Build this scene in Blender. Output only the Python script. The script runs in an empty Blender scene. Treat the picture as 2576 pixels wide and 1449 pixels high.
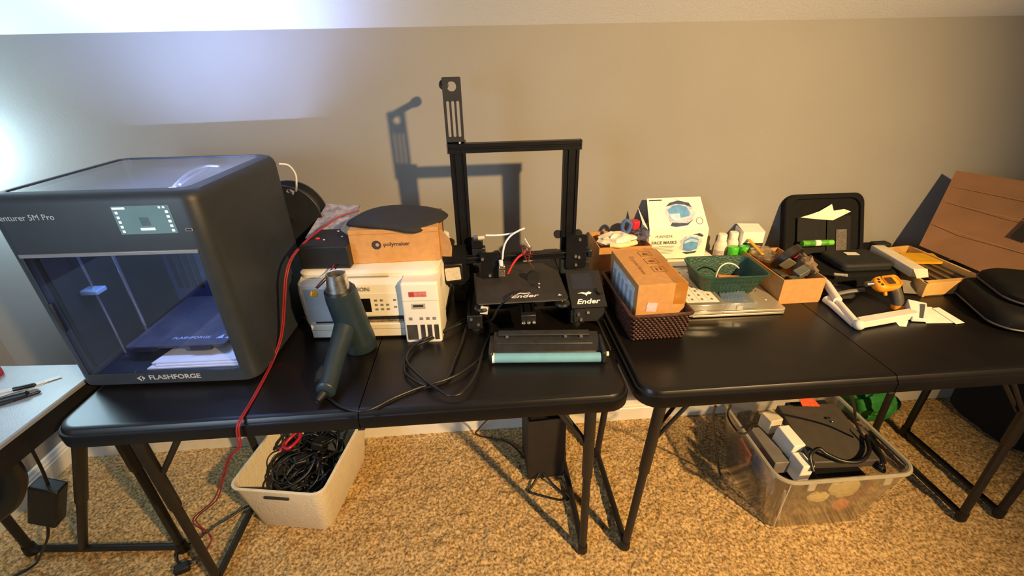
import bpy, bmesh, math, random
import numpy as np
from mathutils import Vector, Matrix, Euler
random.seed(4)
SC = bpy.context.scene
COL = SC.collection
H = 0.737          # height of the folding tables
WY = 0.697         # back wall
HT = H

# ---------------------------------------------------------------- camera
cam = bpy.data.cameras.new('camera')
cam.sensor_width = 36.0
cam.lens = 1131.2 / 2576 * 36
cam.clip_start = 0.01
co = bpy.data.objects.new('camera', cam); COL.objects.link(co)
def cam_matrix(pos, yaw, pitch, roll):
    f = Vector((math.sin(yaw)*math.cos(pitch), math.cos(yaw)*math.cos(pitch), -math.sin(pitch)))
    r = Vector((math.cos(yaw), -math.sin(yaw), 0)); d = f.cross(r)
    r2 = r*math.cos(roll) + d*math.sin(roll); d2 = d*math.cos(roll) - r*math.sin(roll)
    m = Matrix((( r2.x, -d2.x, -f.x), (r2.y, -d2.y, -f.y), (r2.z, -d2.z, -f.z))).to_4x4()
    m.translation = pos
    return m
co.matrix_world = cam_matrix((0.9024, -0.7586, 1.4158), 0.0634, 0.4768, 0.0225)
SC.camera = co

# ---------------------------------------------------------------- world, lights, exposure
w = bpy.data.worlds.new('world'); SC.world = w; w.use_nodes = True
w.node_tree.nodes['Background'].inputs[0].default_value = (0.62, 0.66, 0.75, 1)
w.node_tree.nodes['Background'].inputs[1].default_value = 0.075
SC.view_settings.view_transform = 'Standard'
SC.view_settings.look = 'None'
SC.view_settings.exposure = 0.0
SC.view_settings.gamma = 1.0
SC.view_settings.use_curve_mapping = False

def lamp(name, kind, loc, target, energy, color, **kw):
    l = bpy.data.lights.new(name, kind); l.energy = energy; l.color = color
    for k, v in kw.items(): setattr(l, k, v)
    o = bpy.data.objects.new(name, l); COL.objects.link(o); o.location = loc
    if target is not None:
        o.rotation_euler = (Vector(target)-Vector(loc)).to_track_quat('-Z', 'Y').to_euler()
    return o
# assumed warm directional room lamp, unseen, up behind the camera to the right
lamp('assumed_warm_lamp', 'SPOT', (2.62, -1.92, 2.33), (1.38, 0.35, 0.68), 760, (1.0, 0.65, 0.28),
     spot_size=math.radians(65), spot_blend=1.0, shadow_soft_size=0.055)
# added soft cool fill from the left behind the camera, not a real window
lamp('left_cool_fill', 'AREA', (-0.72, -1.35, 1.35), (0.0, 0.4, 0.3), 34, (0.60, 0.79, 1.0),
     shape='RECTANGLE', size=0.9, size_y=0.9)

# ---------------------------------------------------------------- helpers
def S(r, g, b):
    def f(c):
        c /= 255.0
        return c/12.92 if c <= .04045 else ((c+.055)/1.055)**2.4
    return (f(r), f(g), f(b))

MATS = {}
def M(name, col=(200,200,200), rough=.5, metal=0., var=.10, vs=30., bump=0., bs=250., emit=None, es=0., spec=.5, coat=0., detail=4., mixcol=None):
    if name in MATS: return MATS[name]
    m = bpy.data.materials.new(name); m.use_nodes = True
    nt = m.node_tree; b = nt.nodes['Principled BSDF']
    c = S(*col)
    tc = nt.nodes.new('ShaderNodeTexCoord')
    n = nt.nodes.new('ShaderNodeTexNoise'); n.inputs['Scale'].default_value = vs; n.inputs['Detail'].default_value = detail
    nt.links.new(tc.outputs['Object'], n.inputs['Vector'])
    r = nt.nodes.new('ShaderNodeValToRGB')
    lo = [max(0, x*(1-var)) for x in c]; hi = [min(1, x*(1+var)) for x in c]
    if mixcol: lo = S(*mixcol); hi = c
    r.color_ramp.elements[0].position = .35; r.color_ramp.elements[1].position = .65
    r.color_ramp.elements[0].color = (*lo, 1); r.color_ramp.elements[1].color = (*hi, 1)
    nt.links.new(n.outputs['Fac'], r.inputs['Fac']); nt.links.new(r.outputs['Color'], b.inputs['Base Color'])
    b.inputs['Roughness'].default_value = rough; b.inputs['Metallic'].default_value = metal
    b.inputs['Specular IOR Level'].default_value = spec
    b.inputs['Coat Weight'].default_value = coat
    if bump:
        n2 = nt.nodes.new('ShaderNodeTexNoise'); n2.inputs['Scale'].default_value = bs; n2.inputs['Detail'].default_value = 3
        nt.links.new(tc.outputs['Object'], n2.inputs['Vector'])
        bp = nt.nodes.new('ShaderNodeBump'); bp.inputs['Strength'].default_value = bump; bp.inputs['Distance'].default_value = .002
        nt.links.new(n2.outputs['Fac'], bp.inputs['Height']); nt.links.new(bp.outputs['Normal'], b.inputs['Normal'])
    if emit:
        b.inputs['Emission Color'].default_value = (*S(*emit), 1); b.inputs['Emission Strength'].default_value = es
    MATS[name] = m
    return m

def clear(name, tint=(.9,.9,.9), milky=.12, mcol=(220,220,220), gloss=.08, rough=.05):
    """thin clear plastic or glass: transparent, a little milky, with a glossy skin"""
    if name in MATS: return MATS[name]
    m = bpy.data.materials.new(name); m.use_nodes = True; nt = m.node_tree; nt.nodes.clear()
    out = nt.nodes.new('ShaderNodeOutputMaterial')
    t = nt.nodes.new('ShaderNodeBsdfTransparent'); t.inputs[0].default_value = (*tint, 1)
    d = nt.nodes.new('ShaderNodeBsdfDiffuse'); d.inputs[0].default_value = (*S(*mcol), 1)
    n = nt.nodes.new('ShaderNodeTexNoise'); n.inputs['Scale'].default_value = 14
    mr = nt.nodes.new('ShaderNodeMapRange'); mr.inputs['To Min'].default_value = milky*.6; mr.inputs['To Max'].default_value = milky*1.4
    nt.links.new(n.outputs['Fac'], mr.inputs['Value'])
    g = nt.nodes.new('ShaderNodeBsdfGlossy'); g.inputs['Roughness'].default_value = rough; g.inputs[0].default_value = (1,1,1,1)
    a = nt.nodes.new('ShaderNodeMixShader'); nt.links.new(mr.outputs['Result'], a.inputs[0])
    nt.links.new(t.outputs[0], a.inputs[1]); nt.links.new(d.outputs[0], a.inputs[2])
    lw = nt.nodes.new('ShaderNodeLayerWeight'); lw.inputs['Blend'].default_value = .5
    pw = nt.nodes.new('ShaderNodeMath'); pw.operation = 'POWER'; pw.inputs[1].default_value = 4.
    ml = nt.nodes.new('ShaderNodeMath'); ml.operation = 'MULTIPLY_ADD'; ml.inputs[1].default_value = .8; ml.inputs[2].default_value = gloss
    ml.use_clamp = True
    nt.links.new(lw.outputs['Facing'], pw.inputs[0]); nt.links.new(pw.outputs[0], ml.inputs[0])
    e = nt.nodes.new('ShaderNodeMixShader'); nt.links.new(ml.outputs[0], e.inputs[0])
    nt.links.new(a.outputs[0], e.inputs[1]); nt.links.new(g.outputs[0], e.inputs[2])
    nt.links.new(e.outputs[0], out.inputs[0])
    MATS[name] = m
    return m

def link(name, me, mat, parent=None):
    o = bpy.data.objects.new(name, me); COL.objects.link(o)
    if mat is not None and not me.materials: me.materials.append(mat)
    if parent is not None: o.parent = parent
    return o

def tag(o, label=None, cat=None, group=None, kind=None):
    if label: o['label'] = label
    if cat: o['category'] = cat
    if group: o['group'] = group
    if kind: o['kind'] = kind
    return o

def thing(name, label, cat, loc=(0,0,0), rz=0., group=None):
    o = bpy.data.objects.new(name, None); COL.objects.link(o)
    o.location = loc; o.rotation_euler = (0,0,rz); o.empty_display_size = .02
    return tag(o, label, cat, group)

def rr(x0, x1, y0, y1, r, n=6, corners=(1,1,1,1)):
    """rounded rectangle outline, counter-clockwise; corners: SW SE NE NW"""
    pts = []
    for k, (cx, cy, a) in enumerate(((x0+r,y0+r,180),(x1-r,y0+r,270),(x1-r,y1-r,0),(x0+r,y1-r,90))):
        if corners[k] and r > 0:
            for i in range(n+1):
                t = math.radians(a + 90*i/n); pts.append((cx+r*math.cos(t), cy+r*math.sin(t)))
        else:
            pts.append(((x0,y0),(x1,y0),(x1,y1),(x0,y1))[k])
    return pts

def spl(pts, n=8, closed=False):
    """Catmull-Rom through pts"""
    P = [Vector(p) for p in pts]; out = []
    m = len(P)
    rng = range(m if closed else m-1)
    for i in rng:
        a = P[i-1] if (i > 0 or closed) else P[0]*2-P[1]
        b = P[i]; c = P[(i+1) % m]
        d = P[(i+2) % m] if (i+2 < m or closed) else c*2-b
        for k in range(n):
            t = k/n
            out.append(.5*((2*b)+(c-a)*t+(2*a-5*b+4*c-d)*t*t+(3*b-a-3*c+d)*t**3))
    if not closed: out.append(P[-1])
    return out

class MB:
    def __init__(s): s.v = []; s.f = []
    def add(s, vs, fs):
        k = len(s.v); s.v += [tuple(v) for v in vs]; s.f += [tuple(i+k for i in f) for f in fs]; return s
    def box(s, c, d, rot=None):
        x, y, z = d[0]/2, d[1]/2, d[2]/2
        vs = [Vector(q) for q in ((-x,-y,-z),(x,-y,-z),(x,y,-z),(-x,y,-z),(-x,-y,z),(x,-y,z),(x,y,z),(-x,y,z))]
        if rot is not None:
            e = Euler(rot).to_matrix(); vs = [e @ q for q in vs]
        return s.add([q+Vector(c) for q in vs], [(0,3,2,1),(4,5,6,7),(0,1,5,4),(1,2,6,5),(2,3,7,6),(3,0,4,7)])
    def b2(s, x0, x1, y0, y1, z0, z1):
        return s.box(((x0+x1)/2,(y0+y1)/2,(z0+z1)/2), (x1-x0,y1-y0,z1-z0))
    def rings(s, rings, cap0=True, cap1=True, closed=False):
        n = len(rings[0]); vs = [v for r in rings for v in r]; fs = []
        m = len(rings)
        for j in range(m if closed else m-1):
            a = j*n; b = ((j+1) % m)*n
            for i in range(n): fs.append((a+i, a+(i+1)%n, b+(i+1)%n, b+i))
        if not closed:
            if cap0: fs.append(tuple(range(n))[::-1])
            if cap1: fs.append(tuple((m-1)*n+i for i in range(n)))
        return s.add(vs, fs)
    def prism(s, poly, z0, z1):
        return s.rings([[(x,y,z0) for x,y in poly],[(x,y,z1) for x,y in poly]])
    def sweep(s, pts, rad, n=10, cap=True, closed=False, sx=1., sy=1.):
        P = [Vector(p) for p in pts]; m = len(P)
        rads = [rad]*m if isinstance(rad, (int,float)) else list(rad)
        T = []
        for i in range(m):
            if closed: t = P[(i+1)%m]-P[i-1]
            else: t = P[min(i+1,m-1)]-P[max(i-1,0)]
            T.append(t.normalized() if t.length > 1e-9 else Vector((0,0,1)))
        u = T[0].orthogonal().normalized(); 
        if abs(T[0].x) < .9: u = (Vector((1,0,0))-T[0]*T[0].x).normalized()
        R_ = []
        for i in range(m):
            u = (u-T[i]*u.dot(T[i])).normalized(); v = T[i].cross(u)
            R_.append([P[i]+(u*math.cos(2*math.pi*k/n)*sx+v*math.sin(2*math.pi*k/n)*sy)*rads[i] for k in range(n)])
        return s.rings(R_, cap, cap, closed)
    def cyl(s, a, b, r, r2=None, n=14): return s.sweep([a,b],[r, r if r2 is None else r2], n)
    def lathe(s, prof, c=(0,0,0), axis='Z', n=24):
        rings = []
        for r, h in prof:
            ring = []
            for k in range(n):
                t = 2*math.pi*k/n; a, b = r*math.cos(t), r*math.sin(t)
                q = {'Z':(a,b,h),'Y':(a,h,-b),'X':(h,a,b)}[axis]
                ring.append(Vector(q)+Vector(c))
            rings.append(ring)
        return s.rings(rings)
    def ball(s, c, r, n=10, m=7, sc=(1,1,1)):
        rings = []
        for j in range(1, m):
            t = math.pi*j/m
            rings.append([(c[0]+r*sc[0]*math.sin(t)*math.cos(2*math.pi*k/n), c[1]+r*sc[1]*math.sin(t)*math.sin(2*math.pi*k/n), c[2]-r*sc[2]*math.cos(t)) for k in range(n)])
        return s.rings(rings)
    def quad(s, a, b, c, d, t=.001):
        """thin slab with four free corners (ccw seen from its front)"""
        a, b, c, d = map(Vector, (a,b,c,d)); nrm = (b-a).cross(d-a).normalized()*t
        return s.add([a-nrm,b-nrm,c-nrm,d-nrm,a,b,c,d], [(0,3,2,1),(4,5,6,7),(0,1,5,4),(1,2,6,5),(2,3,7,6),(3,0,4,7)])
    def tri(s): return s
    def mesh(s, name):
        me = bpy.data.meshes.new(name); me.from_pydata(s.v, [], s.f); me.validate(); me.update(); return me
    def build(s, name, mat, parent=None, bev=0., seg=2, smooth=None, world=False, ang=35):
        if world and parent is not None:
            o = parent; inv = Matrix.Translation(o.location) @ o.rotation_euler.to_matrix().to_4x4()
            if o.parent: inv = (Matrix.Translation(o.parent.location) @ o.parent.rotation_euler.to_matrix().to_4x4()) @ inv
            inv = inv.inverted(); s.v = [tuple(inv @ Vector(v)) for v in s.v]
        me = s.mesh(name)
        bm = bmesh.new(); bm.from_mesh(me); bmesh.ops.recalc_face_normals(bm, faces=bm.faces); bm.to_mesh(me); bm.free()
        if smooth or (smooth is None and len(s.v) > 24) or bev:
            me.polygons.foreach_set('use_smooth', [True]*len(me.polygons)); me.set_sharp_from_angle(angle=math.radians(ang))
        o = link(name, me, mat, parent)
        if bev:
            b = o.modifiers.new('bevel', 'BEVEL'); b.width = bev; b.segments = seg; b.limit_method = 'ANGLE'; b.angle_limit = math.radians(40)
        return o

def plate(name, outline, holes, t, mat, parent, xf):
    """flat plate with holes: outline and holes in the x/y plane, then moved by matrix xf"""
    cu = bpy.data.curves.new(name, 'CURVE'); cu.dimensions = '2D'; cu.fill_mode = 'BOTH'; cu.extrude = t/2
    for poly in [outline]+holes:
        sp = cu.splines.new('POLY'); sp.points.add(len(poly)-1); sp.use_cyclic_u = True
        for p, q in zip(sp.points, poly): p.co = (q[0], q[1], 0, 1)
    tmp = bpy.data.objects.new('tmp', cu); COL.objects.link(tmp)
    dg = bpy.context.evaluated_depsgraph_get(); dg.update()
    me = bpy.data.meshes.new_from_object(tmp.evaluated_get(dg)); me.name = name
    bpy.data.objects.remove(tmp); bpy.data.curves.remove(cu)
    me.transform(xf); me.materials.clear()
    return link(name, me, mat, parent)

def text(s, size, mat, parent, loc, rot=(math.pi/2,0,0), align='CENTER', ext=.0002, shear=0., sx=1., name='lettering', bold=0.):
    cu = bpy.data.curves.new('txt', 'FONT'); cu.body = s; cu.size = size; cu.extrude = ext; cu.align_x = align; cu.align_y = 'CENTER'
    cu.shear = shear; cu.offset = bold; cu.resolution_u = 3
    tmp = bpy.data.objects.new('tmp', cu); COL.objects.link(tmp)
    dg = bpy.context.evaluated_depsgraph_get(); dg.update()
    me = bpy.data.meshes.new_from_object(tmp.evaluated_get(dg)); me.name = name
    bpy.data.objects.remove(tmp); bpy.data.curves.remove(cu)
    me.transform(Matrix.LocRotScale(Vector(loc), Euler(rot), Vector((sx,1,1)))); me.materials.clear()
    return link(name, me, mat, parent)

def disc(c, r, n=20, sx=1., sy=1., a=0.):
    return [(c[0]+r*sx*math.cos(2*math.pi*k/n)*math.cos(a)-r*sy*math.sin(2*math.pi*k/n)*math.sin(a),
             c[1]+r*sx*math.cos(2*math.pi*k/n)*math.sin(a)+r*sy*math.sin(2*math.pi*k/n)*math.cos(a)) for k in range(n)]

def tub(rim, base, z0, z1, wall=.004, lip=.006, r=.03, n=5):
    """open tapered container; rim/base = (x0,x1,y0,y1)"""
    def ring(t, ins, z):
        q = [base[i]+(rim[i]-base[i])*t for i in range(4)]
        return [(x,y,z) for x,y in rr(q[0]+ins,q[1]-ins,q[2]+ins,q[3]-ins,max(.004,r-ins),n)]
    m = MB()
    hgt = z1-z0
    m.rings([ring(0,.004,z0), ring(.03,0,z0+.006), ring(1-lip/hgt,0,z1-lip), ring(1-lip/hgt,-lip*.7,z1-lip), ring(1,-lip*.7,z1-.001), ring(1,-lip*.4,z1),
             ring(1,wall,z1), ring(.05,wall,z0+wall+.003), ring(.03,wall+.004,z0+wall)])
    return m

def cord(name, pts, r, mat, label=None, cat='cable', parent=None, n=8, seg=8, group=None, closed=False):
    m = MB().sweep(spl(pts, seg, closed), r, n, closed=closed)
    if parent is None:
        o = m.build(name, mat, None, smooth=True, ang=80); tag(o, label, cat, group); return o
    return m.build(name, mat, parent, smooth=True, ang=80, world=True)

# common materials
blk = M('black_plastic', (26,26,28), .42, var=.2, bump=.15, bs=600)
blkm = M('black_matte', (20,20,22), .7, var=.25, bump=.2, bs=500)
blkmet = M('black_anodised', (22,22,25), .38, .3, var=.15)
rubber = M('black_rubber', (18,18,20), .6, var=.2)
cable_m = M('cable_black', (20,20,22), .38, var=.2)
white = M('white_plastic', (226,222,214), .42, var=.03, bump=.05, bs=400)
paper = M('paper_white', (232,228,218), .85, var=.04)
card = M('cardboard', (190,140,84), .85, var=.07, vs=60, bump=.12, bs=300)
cardd = M('cardboard_edge', (150,105,60), .9, var=.15, vs=120)
steel = M('steel', (190,190,190), .25, 1.0, var=.1)
screw_m = M('screw_steel', (225,222,215), .22, .9, var=.08)
ink = M('print_dark', (45,42,40), .8, var=.1)
inkw = M('print_white', (225,225,225), .6, var=.03)
red_m = M('red_cable', (142,34,42), .5, var=.12)
# ---------------------------------------------------------------- room shell
wall_m = M('wall_paint', (140,137,132), .75, var=.03, vs=3, bump=.25, bs=260)
ceil_m = M('ceiling_paint', (236,234,230), .8, var=.02, vs=3, bump=.3, bs=220)
trim_m = M('trim_white', (224,220,210), .45, var=.03)
LX, RX = -0.815, 3.6
def struct(o): return tag(o, kind='structure')
struct(MB().b2(LX-.12, RX, WY, WY+.1, -.05, 1.492).build('wall_back', wall_m))
# knee wall: the white ceiling slopes up from it towards the room
m = MB(); m.add([(LX-.12,WY+.1,1.492),(RX,WY+.1,1.492),(RX,WY,1.492),(LX-.12,WY,1.492),(LX-.12,-.75,2.45),(RX,-.75,2.45),(RX,-2.6,2.45),(LX-.12,-2.6,2.45),
  (LX-.12,WY+.1,1.6),(RX,WY+.1,1.6),(RX,-.72,2.55),(LX-.12,-.72,2.55),(RX,-2.6,2.55),(LX-.12,-2.6,2.55)],
  [(0,1,2,3),(3,2,5,4),(4,5,6,7),(8,11,10,9),(11,13,12,10)])
struct(m.build('ceiling', ceil_m))
# left gable wall with an assumed, unseen luminous sconce close to the corner
struct(MB().b2(LX-.12, LX, -2.6, WY, -.05, 2.5).build('wall_left', wall_m))
sc_ = thing('assumed_sconce', 'assumed cool white wall sconce, out of view on the left wall beside the corner', 'assumed lamp', (LX,.585,1.22), 0)
MB().b2(0,.012,-.035,.035,-.06,.06).build('back_plate', trim_m, sc_, bev=.003)
MB().cyl((.01,0,0),(.14,0,0),.008).build('arm', trim_m, sc_, smooth=True)
MB().lathe([(.070,-.105),(.090,-.100),(.090,.100),(.070,.105)],(.205,0,0),n=28).build('assumed_shade', M('assumed_shade_glow', (235,245,250), .6, emit=(198,236,255), es=20.0), sc_, smooth=True)  # glowing shade added for the cool corner light and its reflection in the table

# carpet: a finely lumped floor near the tables, plain beyond
def carpet():
    xs = np.arange(LX, 3.6, .0062); ys = np.concatenate([np.arange(-2.6, -.35, .15), np.arange(-.35, WY+.005, .0062)])
    rng = np.random.default_rng(3)
    nx, ny = len(xs), len(ys)
    a = rng.random((ny, nx)); b = rng.random((ny, nx))
    for ax in (0,1): b = (b+np.roll(b,1,ax)+np.roll(b,-1,ax))/3
    c = rng.random((ny//6+2, nx//6+2)); c = np.kron(c, np.ones((6,6)))[:ny,:nx]
    for ax in (0,1):
        for k in range(3): c = (c+np.roll(c,1,ax)+np.roll(c,-1,ax))/3
    z = -.009 + .0055*a + .012*(b-.5) + .007*(c-.5)
    z = np.minimum(z, -.0002)
    X, Y = np.meshgrid(xs, ys)
    X = X + (rng.random((ny,nx))-.5)*.004; Y[20:] += ((rng.random((ny,nx))-.5)*.004)[20:]
    v = np.stack([X,Y,z],-1).reshape(-1,3)
    i = np.arange(nx*ny).reshape(ny,nx)
    f = np.stack([i[:-1,:-1],i[:-1,1:],i[1:,1:],i[1:,:-1]],-1).reshape(-1,4)
    me = bpy.data.meshes.new('floor'); me.vertices.add(len(v)); me.vertices.foreach_set('co', v.ravel())
    me.loops.add(f.size); me.loops.foreach_set('vertex_index', f.ravel().astype(np.int32))
    me.polygons.add(len(f)); me.polygons.foreach_set('loop_start', (np.arange(len(f))*4).astype(np.int32))
    me.update(calc_edges=True); me.polygons.foreach_set('use_smooth', [True]*len(f))
    m = M('carpet', (222,188,134), .95, var=.2, vs=120, detail=6, mixcol=(128,98,58), bump=.5, bs=420, spec=.1)
    return link('floor', me, m)
struct(carpet())

def baseboard(name, a, b, inward):
    """profiled skirting from a to b; inward = unit vector off the wall"""
    prof = [(0,0),(.015,0),(.015,.062),(.012,.066),(.012,.074),(.009,.080),(.007,.092),(0,.096)]
    a, b = Vector(a), Vector(b); n = Vector(inward)
    o = MB().rings([[a+n*p[0]+Vector((0,0,p[1]-.006)) for p in prof],[b+n*p[0]+Vector((0,0,p[1]-.006)) for p in prof]]).build(name, trim_m, smooth=False)
    return struct(o)
baseboard('baseboard_back', (LX,WY,0), (RX,WY,0), (0,-1,0))
baseboard('baseboard_left', (LX,-2.6,0), (LX,WY-.016,0), (1,0,0))

# ---------------------------------------------------------------- folding tables
table_m = M('table_plastic', (17,14,13), .34, var=.12, vs=18, bump=.02, bs=700, spec=.45)
leg_m = M('table_steel', (38,35,34), .45, .2, var=.1)
def folding_table(label, cx, cy, rz, fl, fr, dl=0., dr=0., L=1.22, W=.61, ext=0., group='black folding tables along the wall'):
    t = thing('folding_table', label, 'table', (cx,cy,0), rz, group)
    hx, hy = L/2, W/2
    for s in (-1, 1):
        rings = []
        for z, i in ((H-.046,.006),(H-.043,.001),(H-.018,0),(H-.0125,.002),(H-.0115,.006),(H-.006,.008),(H-.0025,.0105),(H,.016),(H,.022)):
            x0, x1 = (-hx-ext+i, -.0012) if s < 0 else (.0012, hx-i)
            cn = (1,0,0,1) if s < 0 else (0,1,1,0)
            rings.append([(x,y,z) for x,y in rr(x0,x1,-hy+i,hy-i,.055-i,7,cn)])
        MB().rings(rings).build('tabletop_half', table_m, t, smooth=True, ang=28)
    MB().b2(-.008,.008,-hy+.004,-hy+.02,H-.052,H-.046).build('hinge_clip', blkm, t, bev=.002)
    MB().b2(-hx+.05,hx-.05,-hy+.05,-hy+.075,H-.07,H-.046).build('frame_rail', leg_m, t)
    MB().b2(-hx+.05,hx-.05,hy-.075,hy-.05,H-.07,H-.046).build('frame_rail', leg_m, t)
    for s, fx, dx in ((-1,fl,dl),(1,fr,dr)):
        for sy in (-1, 1):
            y = sy*.187; top = Vector((fx+dx,y,H-.05)); bot = Vector((fx,y,.014)); mid = top.lerp(bot,.5)
            lg = MB().sweep([top,mid,mid.lerp(bot,.015)],[.0155,.0155,.013],14).sweep([mid,bot],[.012,.012],14).build('leg', leg_m, t, smooth=True)
            MB().sweep([(fx,y,0),(fx,y,.006),(fx,y,.035)],[.013,.0155,.0145],12).build('foot_cap', rubber, lg, smooth=True)
            q = top.lerp(bot,.34)
            for k in (0,1):
                MB().sweep([q+Vector((0,sy*-.018*k,0)),(fx+dx-s*.15,y-sy*(.02+.05*k),H-.055)],.0055,8).build('brace', leg_m, t, smooth=True)
            MB().ball(q,.011,8,6).build('brace_bolt', steel, t, smooth=True)
        MB().cyl((fx,-.187,.02),(fx,.187,.02),.0105).build('floor_bar', leg_m, t, smooth=True)
        MB().cyl((fx+dx,-.187,H-.075),(fx+dx,.187,H-.075),.011).build('top_bar', leg_m, t, smooth=True)
    return t
folding_table('black folding table carrying the big enclosed 3D printer and the open frame printer', .61, .305, 0, -.57, .555, -.015, -.01, ext=.036)
folding_table('black folding table carrying the wicker basket and open black case', 1.845, .305, 0, -.542, .605, .045, -.02)
folding_table('black folding table at the far right, only its legs and edge in view', 3.09, .305, 0, -.506, .55, .02, 0)
# desk along the left wall: a lighter folding table turned the other way
desk_m = M('desk_plastic', (150,156,158), .34, var=.05, vs=20, bump=.2, bs=500, spec=.6)
dk = thing('side_desk', 'grey topped desk with black frame in the left corner beside the enclosed printer', 'desk', (-.078,.25,0), math.radians(-4))
MB().rings([[(x,y,z) for x,y in rr(-.56+i,-i,-1.05+i,-i,.02,3)] for z,i in ((H-.012,.002),(H-.010,0),(H-.003,0),(H,.003))]).build('desk_top', desk_m, dk, smooth=True, ang=25)
MB().rings([[(x,y,z) for x,y in rr(-.56+i,-i,-1.05+i,-i,.02,3)] for z,i in ((H-.062,.006),(H-.060,.001),(H-.0122,.001))]).build('edge_apron', blk, dk)
for fx in (-.545,-.05):
    tp, bt = Vector((fx,-.02,H-.05)), Vector((fx,-.02,.014)); md = tp.lerp(bt,.45)
    lg = MB().sweep([tp,md,md.lerp(bt,.015)],[.017,.017,.014],14).sweep([md,bt],.0125,14).build('leg', leg_m, dk, smooth=True)
    MB().sweep([(fx,-.02,0),(fx,-.02,.006),(fx,-.02,.04)],[.015,.018,.016],12).build('foot_cap', rubber, lg, smooth=True)
    MB().sweep([(fx,-.95,H-.05),(fx,-.95,.0)],.0155,12).build('leg', leg_m, dk, smooth=True)
MB().cyl((-.545,-.02,.02),(-.05,-.02,.02),.0115).build('floor_bar', leg_m, dk, smooth=True)
a, b = Vector((-.372,-.02,.02)), Vector((-.035,-.115,.60)); c = a.lerp(b,.5)
MB().sweep([a,c],.0125,12).sweep([c.lerp(a,.02),c,b],[.013,.0155,.0155],12).build('diagonal_brace', leg_m, dk, smooth=True)
MB().b2(-.05,.1,-.02,.0,H-.075,H-.055).build('frame_rail', leg_m, dk)
MB().sweep(spl([(-0.1535,0.0000,0.7201), (-0.1427,0.0000,0.6727), (-0.1425,0.0000,0.6364), (-0.1602,0.0000,0.5945), (-0.1965,0.0000,0.5505), (-0.2574,0.0000,0.5062)],5),[.026]*26,10,sy=.7).build('curved_bracket', blk, dk, smooth=True, world=True)

# ---------------------------------------------------------------- enclosed 3D printer
fz = .462; fw, fd = .415, .38; hx, hy = fw/2, fd/2
ff = thing('enclosed_printer', 'big black enclosed 3D printer with glass door and lit touch screen', 'printer', (.1526,.33,H), -.04)
shell_m = M('printer_shell', (42,47,54), .46, var=.06, bump=.12, bs=700)
dark_in = M('printer_inside', (30,32,40), .55, var=.1)
def ring_at(x0,x1,y0,y1,r,z): return [(x,y,z) for x,y in rr(x0,x1,y0,y1,r,7)]
m = MB(); RC = .034
# lower slab
m.rings([ring_at(-hx+.006,hx-.006,-hy+.006,hy-.006,RC,.004), ring_at(-hx,hx,-hy,hy,RC,.010), ring_at(-hx,hx,-hy,hy,RC,.040)])
# U shaped walls, open to the front
dx_ = hx-.030
out = rr(-hx,hx,-hy,hy,RC,7)
sw = out[:8]; se = out[8:16]; ne = out[16:24]; nw = out[24:32]
Uo = [(-dx_,-hy)] + sw[::-1] + nw[::-1] + ne[::-1] + se[::-1] + [(dx_,-hy)]
Ui = [(min(max(x,-hx+.018),hx-.018), min(max(y,-hy+.02),hy-.02)) for x,y in Uo]; Ui[0] = (-dx_,-hy+.02); Ui[-1] = (dx_,-hy+.02)
m.rings([[(o_[0],o_[1],.040),(o_[0],o_[1],.338),(i_[0],i_[1],.338),(i_[0],i_[1],.040)] for o_,i_ in zip(Uo,Ui)])
# upper ring with the lid opening
inr = lambda z: ring_at(-hx+.026,hx-.03,-hy+.03,hy-.024,.02,z)
m.rings([ring_at(-hx,hx,-hy,hy,RC,.338), ring_at(-hx,hx,-hy,hy,RC,fz-.022), ring_at(-hx+.003,hx-.003,-hy+.003,hy-.003,RC,fz-.010), ring_at(-hx+.009,hx-.009,-hy+.009,hy-.009,RC-.004,fz-.003), ring_at(-hx+.018,hx-.018,-hy+.016,hy-.016,RC-.008,fz), inr(fz), inr(.338)], closed=True)
m.build('body', shell_m, ff, smooth=True, ang=30)
MB().rings([ring_at(-hx+.0265,hx-.0305,-hy+.0305,hy-.0245,.02,fz-.006), ring_at(-hx+.0265,hx-.0305,-hy+.0305,hy-.0245,.02,fz-.002)]).build('top_lid', clear('smoked_lid', (.80,.82,.86), .05, (120,125,140), .12, .06), ff, smooth=True)
door = MB().b2(-dx_+.001,dx_-.001,-hy+.001,-hy+.005,.041,.334).build('door', clear('smoked_door', (.80,.82,.90), .02, (60,70,95), .04, .03), ff)
MB().b2(-dx_+.003,-dx_+.012,-hy-.004,-hy+.001,.16,.23).build('handle', blk, door, bev=.002)
MB().b2(-dx_,dx_,-hy-.003,-hy+.004,.335,.343).build('trim_strip', M('strip_grey', (150,150,155), .3, .5, var=.05), ff, bev=.001)
# touch screen
sx0, sx1, sz0, sz1 = .042, .152, .379, .436
scr = MB().b2(sx0,sx1,-hy-.0012,-hy+.004,sz0,sz1).build('touch_screen', M('screen_glow', (60,80,84), .2, emit=(118,150,156), es=.55), ff)
ic = M('icon_glow', (220,240,245), .4, emit=(220,245,250), es=.95)
def icon(x, z, w, h): MB().b2(sx0+x-w/2,sx0+x+w/2,-hy-.0018,-hy-.001,sz0+z-h/2,sz0+z+h/2).build('screen_icon', ic, scr, bev=.0006)
for k in range(5): icon(.007, .044-.0095*k, .005, .005)
for k in range(5): icon(.103, .044-.0095*k, .0055, .005)
for k in range(2): icon(.092+.008*k, .053, .004, .004)
icon(.014,.053,.024,.004); icon(.055,.010,.028,.005)
MB().b2(sx0+.046,sx0+.064,-hy-.0017,-hy-.001,sz0+.017,sz0+.034).build('screen_icon', M('icon_dark', (62,84,90), .4, emit=(70,95,102), es=.4), scr, bev=.003)
MB().b2(.168,.182,-hy-.001,-hy+.002,.382,.388).build('usb_port', M('port_metal', (165,160,155), .35, .7), ff)
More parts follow.
